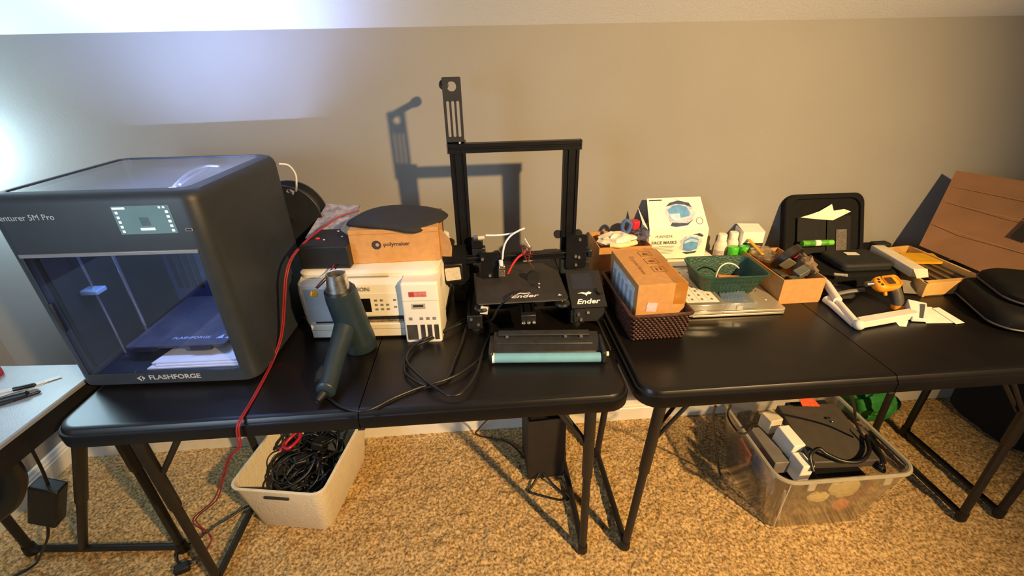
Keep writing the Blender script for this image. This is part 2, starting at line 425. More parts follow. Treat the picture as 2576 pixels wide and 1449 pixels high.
MB().b2(.170,.180,-hy-.0016,-hy-.0008,.3835,.3865).build('port_slot', blkm, ff)
text('Adventurer 5M Pro', .0165, M('logo_grey', (176,186,192), .5), ff, (-.072,-hy-.0003,.418), align='RIGHT', sx=1.0)
bpy.context.view_layer.update()
text('FLASHFORGE', .0175, M('logo_silver', (170,168,166), .4), ff, (.018,-hy-.0003,.026), sx=1.15, bold=.0004)
mk = MB()
for c_ in ((-.0585,.026),):
    mk.add([(c_[0]-.011,-hy-.0006,c_[1]),(c_[0]-.001,-hy-.0006,c_[1]-.010),(c_[0]-.001,-hy-.0006,c_[1]-.003),(c_[0]-.005,-hy-.0006,c_[1]),(c_[0]-.001,-hy-.0006,c_[1]+.003),(c_[0]+.004,-hy-.0006,c_[1]+.008)], [(0,1,2,3),(0,3,4,5)])
    mk.add([(c_[0]+.009,-hy-.0006,c_[1]),(c_[0]+.003,-hy-.0006,c_[1]+.006),(c_[0]+.001,-hy-.0006,c_[1]+.001),(c_[0]+.003,-hy-.0006,c_[1]-.002),(c_[0]+.001,-hy-.0006,c_[1]-.008)], [(0,1,2,3,4)])
mk.build('logo_mark', MATS['logo_silver'], ff, smooth=False)
# inside
lin = MB()
for z0_,z1_,ya_ in ((.042,.337,-hy+.034),(.3385,.455,-hy+.032)):
    lin.b2(-hx+.0265,-hx+.028,ya_,hy-.026,z0_,z1_); lin.b2(hx-.0325,hx-.031,ya_,hy-.026,z0_,z1_); lin.b2(-hx+.028,hx-.0325,hy-.027,hy-.0255,z0_,z1_)
lin.b2(-hx+.028,hx-.0325,-hy+.0305,-hy+.032,.3385,.455)
lin.build('chamber_lining', M('lining_black', (20,21,26), .6, var=.15), ff)
pl = MB().prism(rr(-.115,.120,-.138,.118,.008,3),.072,.078).build('build_plate', M('build_plate', (70,72,82), .5, var=.15, bump=.2), ff)
for k in (0,1): MB().b2(-.09+.13*k,-.04+.13*k,-.142,-.13,.066,.0775).build('plate_grip', dark_in, pl)
plm = M('plate_print', (170,190,225), .5)
text('FLASHFORGE', .014, plm, pl, (.025,-.105,.0785), rot=(0,0,0), sx=1.1)
for k in (0,1): MB().add([(.085+k*.022,-.112,.0787),(.103+k*.022,-.112,.0787),(.099+k*.022,-.092,.0787)],[(0,1,2)]).build('warning_mark', plm, pl)
MB().b2(-.12,.12,.02,.06,.05,.071).build('plate_carrier', dark_in, ff)
rodm = M('guide_rod', (200,205,220), .18, .9)
for x, y in ((-.150,-.105),(-.128,-.045)): MB().cyl((x,y,.042),(x,y,.40),.004 if x > -.14 else .003).build('guide_rod', rodm, ff, smooth=True)
MB().b2(-.172,-.132,-.12,-.09,.21,.222).build('rod_bracket', M('bracket_blue', (120,150,180), .4), ff, bev=.003)
MB().b2(-.15,.15,.03,.05,.34,.36).build('gantry_bar', dark_in, ff)
MB().b2(-.03,.035,-.005,.05,.30,.385).build('print_head', blk, ff, bev=.006)
MB().b2(-.178,.172,.158,.162,.045,.33).build('rear_panel', M('rear_blue', (50,58,90), .45, var=.25, vs=9), ff)
for k in range(4): MB().b2(-.16+k*.02,-.148+k*.02,.152,.158,.09,.2).build('vent_slat', dark_in, ff)
ledm = M('led_strip', (255,255,255), .4, emit=(190,205,255), es=4.0)
MB().b2(-.05,.14,-hy+.034,-hy+.037,.366,.369).build('led_strip', ledm, ff)
M('tube_white', (225,228,240), .4)
cord('inner_tube', [(0.2404,0.2551,1.1790), (0.2178,0.3222,1.1790), (0.1945,0.4060,1.1790), (0.1951,0.4690,1.1790), (0.2349,0.4623,1.1790)], .0032, MATS['tube_white'], parent=ff)
cord('inner_tube', [(0.2247,0.3015,1.1730), (0.2112,0.3714,1.1730), (0.2011,0.4404,1.1730), (0.1915,0.5224,1.1730), (0.2005,0.5464,1.1730)], .0026, MATS['tube_white'], parent=ff)
lm_ = M('led_module', (235,240,255), .4, emit=(215,225,255), es=1.6)
for x_,y_,z_ in [(0.1996,0.5916,1.1770), (0.2171,0.6056,1.1770), (0.2478,0.6059,1.1770), (0.2393,0.5001,1.1770), (0.2384,0.2531,1.1770)]:
    MB().box((x_,y_,z_),(.012,.006,.004)).build('led_module', lm_, ff, world=True)
cord('feed_tube', [(.372,.49,H+.437),(.392,.50,H+.43),(.402,.505,H+.405),(.396,.51,H+.375),(.383,.53,H+.354)], .0026, MATS['tube_white'], parent=ff)
# the printer's chamber light, thrown up through the lid and down over the plate
def led_light(name, z, tgt, e, spread):
    l = lamp(name, 'AREA', (0,0,0), None, e, (.40,.54,1.0), shape='RECTANGLE', size=.17, size_y=.006, spread=math.radians(spread))
    l.parent = ff; l.location = (.045,-hy+.050,z); l.rotation_euler = (Vector(tgt)-l.location).to_track_quat('-Z','Y').to_euler()
led_light('chamber_light', .368, (.045,.13,.66), 8.0, 95)
led_light('chamber_light', .362, (.045,.02,.05), 1.1, 165)
# sheets and spool
sh = thing('paper_sheets', 'loose white sheets lying on the floor of the enclosed printer', 'paper', (.2,.19,H+.0405), -.06)
for k,(a,b,c_) in enumerate(((-.10,.115,.0),(-.085,.118,.0035),(-.095,.10,.007))):
    MB().prism([(a,-.042+.006*k),(b,-.035+.006*k),(b-.004,.05),(a+.015,.045)],c_,c_+.003).build('sheet', paper, sh)
sp = thing('filament_spool', 'black filament spool on the back of the enclosed printer', 'spool', (.325,.592,H+.262), 0)
for y in (-.03,.03): MB().lathe([(.018,y-.002),(.100,y-.002),(.102,y),(.100,y+.002),(.018,y+.002)],axis='Y',n=40).build('flange', M('spool_black', (34,36,42), .4), sp, smooth=True)
MB().lathe([(.02,-.028),(.082,-.028),(.084,0),(.082,.028),(.02,.028)],axis='Y',n=36).build('filament_winding', M('filament_grey', (58,58,64), .45, var=.3, vs=200), sp, smooth=True)
MB().cyl((0,-.036,0),(0,.06,0),.018).build('hub', blk, sp, smooth=True)
MB().box((.03,-.0325,.083),(.02,.001,.012),(0,.5,0)).build('sticker', M('sticker_grey', (150,150,150), .6), sp)
# ---------------------------------------------------------------- white inkjet printer
ep = thing('inkjet_printer', 'white inkjet all-in-one printer with ink tank windows behind the heat gun', 'printer', (.6,.475,H), -.055)
epw = M('printer_white', (228,222,208), .45, var=.02, bump=.08, bs=700)
epg = M('printer_grey', (168,172,178), .5, var=.04)
EW, ED = .376, .345; ex, ey = EW/2, ED/2
def rrr(x0,x1,y0,y1,z,r=.03): return [(x,y,z) for x,y in rr(x0,x1,y0,y1,r,6)]
MB().rings([rrr(-ex+.02,ex-.008,-ey+.012,ey-.01,.0), rrr(-ex+.01,ex-.004,-ey+.003,ey,.012), rrr(-ex+.002,ex-.002,-ey,ey,.05), rrr(-ex,ex,-ey,ey,.13), rrr(-ex+.001,ex,-ey+.004,ey,.158), rrr(-ex+.006,ex-.002,-ey+.018,ey-.004,.168)]).build('body', epw, ep, smooth=True, ang=40)
lid = MB().rings([rrr(-ex+.004,ex-.003,-ey+.03,ey-.005,.169), rrr(-ex+.004,ex-.003,-ey+.028,ey-.004,.180), rrr(-ex+.012,ex-.010,-ey+.036,ey-.012,.187)]).build('scanner_lid', epw, ep, smooth=True, ang=40)
MB().b2(-.085,.055,-ey+.0255,-ey+.03,.170,.1715).build('lid_slot', M('slot_grey', (150,140,120), .7), lid)
# sloped control panel
def epq(x0,x1,za,zb,off=.0,t=.002):
    ya = -ey-.004-off+(za-.075)*.06; yb = -ey-.004-off+(zb-.075)*.06
    return MB().quad((x0,ya,za),(x1,ya,za),(x1,yb,zb),(x0,yb,zb),t)
cp = epq(-.075,.15,.070,.135,0,.006).build('control_panel', M('panel_cream', (226,220,205), .4, var=.02), ep, bev=.001)
epq(-.038,.006,.082,.121,.0012).build('display', M('display_black', (14,14,16), .12), cp)
bt = M('button_print', (120,118,112), .6)
for r_ in range(3):
    for c_ in range(3): 
        if (r_,c_) != (0,2): epq(.016+c_*.015,.024+c_*.015,.112-r_*.013,.118-r_*.013,.0012).build('button', bt, cp, bev=.001)
for r_ in range(2): epq(.066,.074,.112-r_*.02,.118-r_*.02,.0012).build('button', bt, cp, bev=.001)
epq(-.165,-.078,.055,.150,-.0005,.004).build('side_fascia', epg, ep, bev=.002)
text('EPSON', .0155, M('epson_grey', (120,118,116), .5), ep, (-.016,-ey-.002,.148), rot=(math.radians(88),0,0), sx=1.1)
MB().b2(-.15,.09,-ey-.002,-ey+.004,.049,.066).build('output_slot', blkm, ep)
MB().b2(-.05,.085,-ey-.0035,-ey-.001,.050,.057).build('output_rollers', M('roller_brown', (120,105,85), .6, var=.4, vs=120), ep)
MB().b2(-.165,.088,-ey-.007,-ey+.01,.006,.047).build('paper_tray', M('tray_cream', (216,208,192), .5, var=.02), ep, bev=.003)
MB().b2(-.165,.088,-ey-.0075,-ey-.0065,.030,.0312).build('tray_seam', M('seam', (140,132,118), .7), ep)
MB().b2(-.186,-.180,-ey+.010,-ey+.012,.058,.066).build('side_port', blkm, ep)
tank = MB().rings([rrr(.093,.187,-ey-.030,-ey+.08,.0,.006), rrr(.092,.188,-ey-.0308,-ey+.08,.002,.006), rrr(.092,.188,-ey-.018,-ey+.08,.165,.006), rrr(.095,.186,-ey-.012,-ey+.08,.171,.006)]).build('ink_tank_cover', epw, ep, smooth=True, ang=30)
def tk(x0,x1,za,zb,nm,mt,o=.0006,par=None):
    y = lambda z: -ey-.0308-o+(z-.002)/.163*.0128
    return MB().quad((x0,y(za),za),(x1,y(za),za),(x1,y(zb),zb),(x0,y(zb),zb),.001).build(nm, mt, par or tank)
inkwin = M('ink_window', (62,58,54), .15, var=.3, vs=40)
for x0,x1 in ((.098,.126),(.134,.146),(.152,.164),(.170,.182)): tk(x0,x1,.008,.052,'ink_window',inkwin)
for x0 in (.106,.134,.151,.168): tk(x0,x0+.009,.066,.074,'ink_drop_mark',bt)
rl = tk(.112,.158,.132,.147,'red_label',M('label_red', (190,110,100), .6, var=.2, vs=90))
tk(.114,.126,.134,.145,'label_circle',M('label_red2', (170,50,45), .6),.0016,rl)
gl = tk(.116,.152,.098,.113,'grey_label',M('label_grey', (160,155,145), .6)); tk(.121,.147,.104,.110,'label_text',ink,.0016,gl)
tk(.093,.187,.121,.1215,'cover_seam',MATS['seam'])
# ---- black wired box, sheet, cardboard box and pouch on top of it
bx = thing('electronics_box', 'black electronics box with screws on top of the white inkjet printer', 'box', (.49,.43,H+.1875), -.06)
MB().b2(-.066,.062,-.075,.06,0,.062).build('case', blk, bx, bev=.003)
MB().b2(-.062,.058,-.07,.055,.0615,.064).build('top_plate', blkm, bx)
for x,y in ((.005,.035),(-.012,-.03),(.03,-.01)): MB().ball((x,y,.065),.0042,8,6,(1,1,.6)).build('screw', screw_m, bx, smooth=True)
MB().ball((-.033,-.02,.065),.006,8,6,(1.2,.8,.6)).build('red_knob', M('red_knob', (190,50,60), .5), bx, smooth=True)
cord('connector_lead', [(.505,.352,H+.2),(.508,.30,H+.2),(.490,.285,H+.185),(.474,.280,H+.17)], .0018, red_m, parent=bx)
cord('connector_lead', [(.515,.352,H+.2),(.517,.305,H+.2),(.495,.285,H+.183),(.477,.281,H+.168)], .0018, cable_m, parent=bx)
MB().box((.470,.272,H+.158),(.017,.010,.014),(0,.3,.3)).build('yellow_plug', M('plug_yellow', (226,160,40), .45), bx, bev=.002, world=True)
ps = MB(); ps.quad((.400,.47,H+.234),(.478,.465,H+.238),(.535,.60,H+.285),(.425,.63,H+.285),.002)
o = ps.build('printed_sheet', M('sheet_print', (170,165,162), .7, var=.25, vs=55, mixcol=(120,115,116)), None); tag(o, 'pale printed sheet leaning behind the black electronics box', 'paper')
o = MB().quad((.478,.463,H+.236),(.53,.43,H+.25),(.552,.50,H+.287),(.535,.60,H+.287),.0015).build('brown_flyer', M('flyer_tan', (176,156,128), .8), None); tag(o, 'tan paper flap lying between printed sheet and cardboard box', 'paper')
pb = thing('mailer_box', 'orange brown cardboard box printed with a round logo on the white inkjet printer', 'box', (.665,.455,H+.188), -.0)
MB().b2(-.117,.117,-.078,.09,.0,.094).build('carton_body', card, pb, bev=.0015)
pf = plate('side_flap', [(.0,.0),(.034,.004),(.037,.03),(.030,.058),(.010,.076),(.0,.078)], [], .002, card, pb, Matrix.Translation((.117,-.07,.008)) @ Matrix.Rotation(math.radians(90),4,'X') @ Matrix.Rotation(math.radians(-25),4,'Y'))
MB().b2(-.1165,.1165,-.0783,-.0775,.082,.083).build('lid_seam', cardd, pb)
lg = MB(); lg.rings([[(x,-.0786,z) for x,z in disc((-.048,.052),.0125,20)],[(x,-.0786,z) for x,z in disc((-.0455,.0525),.005,20)]],False,False)
lg.build('logo_ring', M('logo_navy', (48,46,56), .7), pb)
text('polymaker', .0155, M('logo_text', (70,54,44), .7), pb, (-.030,-.0784,.0525), align='LEFT', sx=1.05, bold=.0003)
# soft black pouch
pm = MB()
ol = [(0.5333,0.4250,1.0199)] + [(0.5478,0.4700,1.0244)] + [(0.5760,0.5200,1.0268)] + [(0.6252,0.5450,1.0289)] + [(0.6999,0.5450,1.0269)] + [(0.7610,0.5300,1.0217)] + [(0.8058,0.4700,1.0222)] + [(0.7867,0.4200,1.0191)] + [(0.7413,0.3750,1.0125)] + [(0.7152,0.3620,1.0140)] + [(0.6639,0.3700,1.0212)] + [(0.5955,0.3850,1.0266)]
ol = [Vector(q) for q in spl(ol,3,True)]
cen = sum(ol,Vector())/len(ol)+Vector((0,0,.004))
rings = [[cen.lerp(q,f)+Vector((0,0,h)) for q in ol] for f,h in ((.15,-.004),(.6,-.006),(.96,-.005),(1.,0),(.96,.006),(.75,.013),(.4,.018),(.12,.019))]
o = pm.rings(rings).build('neoprene_pouch', M('pouch_black', (34,34,38), .8, var=.12, vs=60, bump=.3, bs=600), None, smooth=True, ang=80); tag(o, 'soft black neoprene pouch lying on the cardboard box', 'pouch')
# ---- red twin cable from the inkjet printer over the table edge to the floor
for dx, nm in ((0,'dark red cable strand running over the front table edge, left strand'),(.0042,'red cable strand running over the front table edge, right strand')):
    P = [(.545,.52,H+.292),(.50,.50,H+.285),(.462,.47,H+.268),(.432,.40,H+.255),(.412,.33,H+.235),(.402,.292,H+.20),(.392,.275,H+.15),(.372,.25,H+.06),(.352,.215,H+.008),
         (.358,.12,H+.0025),(.362,.05,H+.0025),(.364,.006,H+.003),(.360,-.010,H-.012),(.350,-.012,H-.06)]
    P += [(0.3169,-0.0050,0.6433)] + [(0.2333,0.0500,0.5099)] + [(0.1222,0.1300,0.3463)] + [(-0.0304,0.2200,0.1735)] + [(-0.0628,0.2400,0.1151)]
    P += [(-.105,.30,.004),(-.09,.27,.004)] if dx == 0 else [(-.07,.27,.004),(-.06,.22,.004)]
    P = [(x+dx*(1 if z > .5 else 2.2), y+dx*.4, z) for x,y,z in P]
    cord('red_cable', P, .0019, red_m, nm, 'cable', group='red cable strands')

# ---------------------------------------------------------------- heat gun
hg = thing('heat_gun', 'teal heat gun standing on its rear end with a chrome nozzle', 'heat gun', (0.5680,.235,H), 0)
teal = M('teal_plastic', (36,50,60), .42, var=.1, bump=.1, bs=500)
bp = [(.565,.252,.0),(.565,.252,.006),(.563,.249,.035),(.560,.241,.07),(.557,.231,.12),(.555,.220,.17),(.554,.217,.193),(.554,.216,.197)]
body = MB().sweep([(x,y,z+H) for x,y,z in bp],[.036,.041,.042,.041,.040,.039,.037,.031],22,sy=.92).build('body', teal, hg, smooth=True, ang=50, world=True)
noz = MB().lathe([(.028,.188),(.026,.205),(.0230,.232),(.0222,.238),(.0195,.2370),(.0190,.218),(.004,.216)],(.5535,.214,H),n=22).build('nozzle', M('chrome', (225,220,210), .3, 1.0, var=.25, vs=90), hg, smooth=True, ang=40, world=True)
MB().sweep([(.554,.2165,H+.193),(.554,.2155,H+.200)],[.034,.031],22).build('nozzle_collar', blk, hg, smooth=True, world=True)
MB().cyl((.5535,.214,H+.217),(.5535,.214,H+.222),.0185,n=18).build('nozzle_bore', blkm, hg, world=True)
hp = spl([(0.5500,.222,H+.095),(0.5440,.185,H+.075),(0.5380,.145,H+.056),(0.5350,.105,H+.038),(0.5340,.070,H+.027),(0.5330,.052,H+.024)],4)
MB().sweep(hp,[.030,.029,.028,.027,.0265,.026,.025,.0245,.024,.0238,.0235,.0235,.0235,.023,.0228,.0225,.0225,.023,.0235,.024,.020],18,sx=.92).build('handle', teal, hg, smooth=True, ang=50, world=True)
MB().sweep([(0.5190,.112,H+.045),(0.5160,.095,H+.040),(0.5150,.075,H+.036)],[.011,.014,.010],10).build('trigger_switch', blkm, hg, smooth=True, world=True)
MB().quad((0.5940,.236,H+.050),(0.6000,.256,H+.050),(0.5920,.240,H+.120),(0.5860,.222,H+.120),.003).build('side_vent', blkm, hg, world=True)
MB().quad((0.5960,.240,H+.062),(0.5985,.248,H+.062),(0.5920,.236,H+.108),(0.5895,.229,H+.108),.0012).build('side_label', M('label_cream', (220,205,190), .6), hg, world=True)
MB().sweep([(0.5300,.052,H+.022),(0.5200,.036,H+.014)],[.010,.006],10).build('cord_sleeve', rubber, hg, smooth=True, world=True)
CP = [(0.5097,0.0948,0.7430), (0.5287,0.0572,0.7430), (0.5703,0.0221,0.7430), (0.6131,0.0031,0.7430), (0.6425,0.0077,0.7430), (0.6843,0.0395,0.7430), (0.7340,0.0672,0.7430), (0.7772,0.0842,0.7430), (0.8013,0.0995,0.7430), (0.8131,0.1559,0.7430), (0.8288,0.2324,0.7430), (0.8444,0.3191,0.7430), (0.8747,0.3545,0.7430), (0.9051,0.3381,0.7430), (0.9102,0.2875,0.7430), (0.8955,0.2200,0.7430), (0.8792,0.1641,0.7430), (0.8672,0.1456,0.7430), (0.8293,0.1057,0.7430), (0.7831,0.0793,0.7430), (0.7451,0.0745,0.7430), (0.7138,0.0992,0.7430), (0.6950,0.1282,0.7430), (0.6922,0.1780,0.7430), (0.7070,0.2285,0.7430), (0.7456,0.2578,0.7430), (0.8070,0.3106,0.7430), (0.8406,0.3450,0.7430), (0.8813,0.3364,0.7430), (0.9077,0.3124,0.7430), (0.9098,0.2755,0.7430), (0.8921,0.2095,0.7430), (0.8790,0.1493,0.7430), (0.8699,0.1016,0.7430), (0.8533,0.0555,0.7430), (0.8316,0.0252,0.7430), (0.8052,0.0238,0.7430), (0.7770,0.0506,0.7430), (0.7470,0.0829,0.7430), (0.7057,0.1411,0.7430), (0.6945,0.1828,0.7430), (0.7151,0.2386,0.7430), (0.7727,0.2800,0.7430), (0.8364,0.3283,0.7430), (0.8872,0.3488,0.7430)]
CP = [(x,y,z+(.005 if 10 < i < 26 else .010 if i >= 26 else 0)) for i,(x,y,z) in enumerate(CP)]
CP[0] = (.518,.033,H+.013)
CP += [(0.9106,0.2822,0.7820)] + [(0.9332,0.2744,0.8270)] + [(0.9630,0.2693,0.8590), (0.9928,0.2996,0.8590)]
cord('looped_cable', CP, .0033, cable_m, 'long black power cord looped across the table from the heat gun', 'cable', seg=6)

# ---------------------------------------------------------------- open frame 3D printer
en = thing('frame_printer', 'black open frame 3D printer with a tall spool bracket, stripped for repair', 'printer', (1.0,.42,H), 0)
alu = blkmet
def extr(a, b, w, h, slots=1, axis='Y'):
    """slotted aluminium profile of section w x h along an axis from a to b (section centre given by a)"""
    d = .0035; s = .003
    def side(n0, n1, nslots):
        pts = [n0]
        v = (n1-n0); L = v.length; u = v/L; nrm = Vector((-u.y, u.x))
        for k in range(nslots):
            c = n0+u*(L*(k+.5)/nslots)
            pts += [c-u*s, c-u*s*.7+nrm*d, c+u*s*.7+nrm*d, c+u*s]
        return pts
    q = [Vector((-w/2,-h/2)),Vector((w/2,-h/2)),Vector((w/2,h/2)),Vector((-w/2,h/2))]
    nx = 2 if w > .03 else 1; ny = 2 if h > .03 else 1
    poly = side(q[0],q[1],nx)+side(q[1],q[2],ny)+side(q[2],q[3],nx)+side(q[3],q[0],ny)
    a, b = Vector(a), Vector(b)
    def mp(p, o):
        return o + {'Y':Vector((p.x,0,p.y)),'X':Vector((0,p.x,p.y)),'Z':Vector((p.x,p.y,0))}[axis]
    return MB().rings([[mp(p,a) for p in poly],[mp(p,b) for p in poly]])
def E(mb, nm, mt=alu, **k): return mb.build(nm, mt, en, world=True, **k)
for x in (.866,1.150):
    E(extr((x,.298,H+.034),(x,.655,H+.034),.04,.04), 'side_beam', smooth=False)
    E(MB().b2(x-.0205,x+.0205,.294,.298,H+.013,H+.055),'end_cap',blk,bev=.003)
    for dx,dz in ((-.010,.010),(.009,-.008)): E(MB().cyl((x+dx,.2925,H+.034+dz),(x+dx,.295,H+.034+dz),.0042),'screw',screw_m,smooth=True)
    for y in (.315,.64): E(MB().cyl((x,y,H),(x,y,H+.014),.013),'foot',rubber,smooth=True)
E(extr((.886,.415,H+.034),(1.13,.415,H+.034),.04,.04,axis='X'),'cross_beam',smooth=False)
E(extr((1.008,.262,H+.066),(1.008,.63,H+.066),.04,.02),'bed_rail',smooth=False)
tn = E(MB().b2(.988,1.028,.243,.263,H+.050,H+.078),'belt_tensioner',blk,bev=.003)
for x in (.994,1.008,1.022): MB().ball((x,.240,H+.056),.0062,10,7).build('tensioner_bolt', M('bolt_bright',(225,215,190),.15,1.0), tn, smooth=True, world=True)
# bed
bed = E(MB().prism(rr(.874,1.116,.268,.512,.004,2),H+.106,H+.110),'bed_plate',M('bed_coating',(44,40,38),.62,var=.15,bump=.3,bs=900))
MB().prism(rr(.878,1.112,.272,.508,.004,2),H+.100,H+.1055).build('bed_heater',M('bed_alu',(120,116,108),.4,.6),bed,world=True)
text('Ender', .024, inkw, bed, (1.0-1.0,.289-.42,.1105), rot=(0,0,0), shear=.35, sx=1.25, bold=.0004)
dg_ = MB().add([(.978,.305,0),(.992,.309,0),(1.004,.306,0),(1.018,.308,0),(1.020,.302,0),(1.009,.302,0),(1.003,.299,0),(.994,.303,0),(.984,.301,0)],[tuple(range(9))])
dg_.v = [(x,y,H+.1106) for x,y,z in dg_.v]; dg_.build('dragon_mark', inkw, bed, world=True)
wm = MB().add([(1.090,.282,H+.1106),(1.101,.282,H+.1106),(1.0955,.292,H+.1106)],[(0,1,2)]); wm.build('warning_mark',inkw,bed,world=True)
E(MB().b2(.93,1.086,.34,.45,H+.082,H+.090),'bed_carriage',blkmet)
for x,y in ((.888,.282),(1.102,.282)):
    E(MB().lathe([(.006,.0),(.019,.0),(.021,.004),(.019,.010),(.005,.012)],(x,y,H+.082)),'bed_knob',blk,smooth=True)
    E(MB().cyl((x,y,H+.09),(x,y,H+.104),.0035),'bed_spring',steel,smooth=True)
E(MB().box((.893,.2675,H+.086),(.020,.0015,.024),(.1,.15,0)),'warning_label',M('label_white',(205,200,190),.6,var=.15,vs=150))
# gantry
for nm, x in (('upright',.845),('upright',1.146)): E(extr((x,.46,H+.054),(x,.46,H+.455),.042,.02,axis='Z'),nm,smooth=False)
E(extr((.822,.46,H+.467),(1.169,.46,H+.467),.022,.024,axis='X'),'top_rail',smooth=False)
for x in (.820,1.171): E(MB().box((x,.46,H+.467),(.004,.023,.026)),'end_cap',blk,bev=.002)
br_out = rr(-.023,.023,.0,.158,.003,2); holes = [disc((.0,.137),.0115,20)]
for k in (-1,0,1): holes.append(rr(k*.0125-.0036,k*.0125+.0036,.018,.104,.0034,3))
E2 = plate('spool_bracket', br_out, holes, .006, M('bracket_black',(36,35,36),.5), en, Matrix.Translation((.842-1.0,.452-.42,.478)) @ Matrix.Rotation(math.radians(90),4,'X'))
E(MB().b2(.819,.868,.449,.474,H+.478,H+.486),'bracket_foot',MATS['bracket_black'],bev=.002)
E(MB().sweep([(.824,.456,H+.622),(.822,.466,H+.622),(.816,.560,H+.614),(.816,.562,H+.614),(.816,.572,H+.613)],[.010,.009,.009,.013,.013],14),'spool_arm',MATS['bracket_black'],smooth=True)
E(MB().ball((.853,.446,H+.482),.0035,8,6),'screw',screw_m,smooth=True)
# x axis
E(extr((.815,.432,H+.163),(1.208,.432,H+.167),.02,.02,axis='X'),'x_beam',smooth=False)
E(MB().sweep([(.83,.419,H+.171),(1.20,.419,H+.175)],.0016,6),'x_belt',rubber)
E(MB().b2(1.198,1.212,.418,.446,H+.156,H+.180),'x_beam_cap',blk,bev=.004)
lp = plate('left_carriage_plate', rr(-.036,.030,-.060,.058,.012,4), [], .004, blkmet, en, Matrix.Translation((.818-1.0,.418-.42,.155)) @ Matrix.Rotation(math.radians(90),4,'X'))
E(MB().b2(.786,.838,.408,.450,H+.102,H+.160),'x_motor',blk,bev=.004)
E(MB().prism(rr(-.0215,.0215,-.0205,.0205,.004,3),0,.001),'sticker',M('sticker_white',(214,206,196),.6)) if False else None
stk = plate('sticker', rr(-.0215,.0215,-.0195,.0195,.004,3), [], .001, M('sticker_white',(200,194,186),.6,var=.12,vs=140), en, Matrix.Translation((.809-1.0,.4068-.42,.130)) @ Matrix.Rotation(math.radians(90),4,'X') @ Matrix.Rotation(math.radians(4),4,'Z'))
rp = plate('right_carriage_plate', rr(-.028,.030,-.055,.050,.010,4), [], .004, blkmet, en, Matrix.Translation((1.163-1.0,.418-.42,.178)) @ Matrix.Rotation(math.radians(90),4,'X'))
for x,z in ((.806,.206),(1.176,.216),(.872,.118),(1.116,.216)):
    E(MB().lathe([(.004,-.005),(.0115,-.005),(.0118,-.002),(.009,0),(.0118,.002),(.0115,.005),(.004,.005)],(x,.460,H+z),axis='Y',n=18),'roller',rubber,smooth=True)
for x,z in ((.806,.206),(1.172,.214),(1.162,.163),(1.172,.160),(1.164,.136)): E(MB().cyl((x,.412,H+z),(x,.417,H+z),.0042,n=10),'screw',screw_m,smooth=True)
E(MB().b2(1.12,1.165,.424,.45,H+.095,H+.150),'limit_block',blkm,bev=.004)
cpl = plate('hotend_carriage', rr(-.026,.028,-.042,.040,.010,4), [], .004, blkmet, en, Matrix.Translation((.915-1.0,.409-.42,.150)) @ Matrix.Rotation(math.radians(90),4,'X'))
for x,z in ((.899,.178),(.935,.178),(.915,.118)):
    E(MB().lathe([(.004,-.005),(.0115,-.005),(.0118,-.002),(.009,0),(.0118,.002),(.0115,.005),(.004,.005)],(x,.420,H+z),axis='Y',n=18),'roller',rubber,smooth=True)
for x,z in ((.895,.172),(.914,.120)): E(MB().cyl((x,.403,H+z),(x,.408,H+z),.0042,n=10),'screw',screw_m,smooth=True)
# hot end hanging by its tube
hot = E(MB().box((.948,.395,H+.139),(.018,.018,.034),(0,.04,0)),'hot_end',M('hotend_metal',(196,180,150),.28,.9,var=.3,vs=200),bev=.002)
for k in range(4): MB().box((.948,.395,H+.126+.007*k),(.021,.021,.0025),(0,.04,0)).build('cooling_fin',steel,hot,world=True)
MB().cyl((.947,.395,H+.155),(.946,.395,H+.170),.006).build('push_fitting',M('tube_white'),hot,smooth=True,world=True)
tw = MATS['tube_white']
cord('bowden_tube', [(0.9509,0.4000,0.9087), (0.9539,0.4000,0.9351), (0.9612,0.4000,0.9584), (0.9759,0.4000,0.9775), (0.9946,0.4000,0.9893), (1.0143,0.4000,0.9975)], .0028, tw, parent=en)
cord('bowden_tube', [(0.9075,0.4200,0.9744), (0.9329,0.4200,0.9732), (0.9606,0.4200,0.9742), (0.9828,0.4200,0.9767), (0.9984,0.4200,0.9818)], .0026, tw, parent=en)
exr = E(MB().b2(.866,.898,.425,.455,H+.195,H+.222),'extruder_block',blkmet,bev=.003)
MB().cyl((.874,.42,H+.229),(.886,.42,H+.230),.009).build('fitting_nut',steel,exr,smooth=True,world=True)
MB().cyl((.886,.42,H+.230),(.904,.42,H+.231),.006).build('fitting_collar',M('fitting_cream',(210,200,180),.4,.3),exr,smooth=True,world=True)
E(MB().b2(.866,.905,.43,.455,H+.150,H+.196),'extruder_motor',blk,bev=.003)
cord('red_wire', [(0.9655,0.4000,0.8634), (0.9797,0.4000,0.8913), (0.9946,0.4000,0.9113), (1.0071,0.4000,0.9204), (1.0161,0.4000,0.9295)], .0032, M('wire_red',(205,48,36),.4), parent=en)
wires = MB()
random.seed(9)
for k in range(9):
    c = Vector((1.019+random.uniform(-.004,.010),.402,H+.190+random.uniform(-.012,.010)))
    pts = [c+Vector((random.uniform(-.014,.014),random.uniform(-.008,.008),random.uniform(-.016,.014))) for _ in range(5)]
    wires.sweep(spl(pts,4),.0011,5)
E(wires,'wire_bundle',M('wire_maroon',(96,34,36),.5,var=.3,vs=200),smooth=True)
cord('loose_wire', [(1.0093,0.4000,0.9202), (1.0204,0.4000,0.9014), (1.0317,0.4000,0.8885), (1.0397,0.4000,0.8719)], .0014, MATS['wire_maroon'], parent=en)
cord('loose_wire', [(1.0141,0.4000,0.9675), (1.0207,0.4000,0.9555), (1.0284,0.4000,0.9409)], .0014, tw, parent=en)
E(MB().lathe([(.010,-.006),(.017,-.006),(.018,0),(.017,.006),(.010,.006)],(1.035,.385,H+.120),axis='Y',n=20),'fan_ring',rubber,smooth=True)
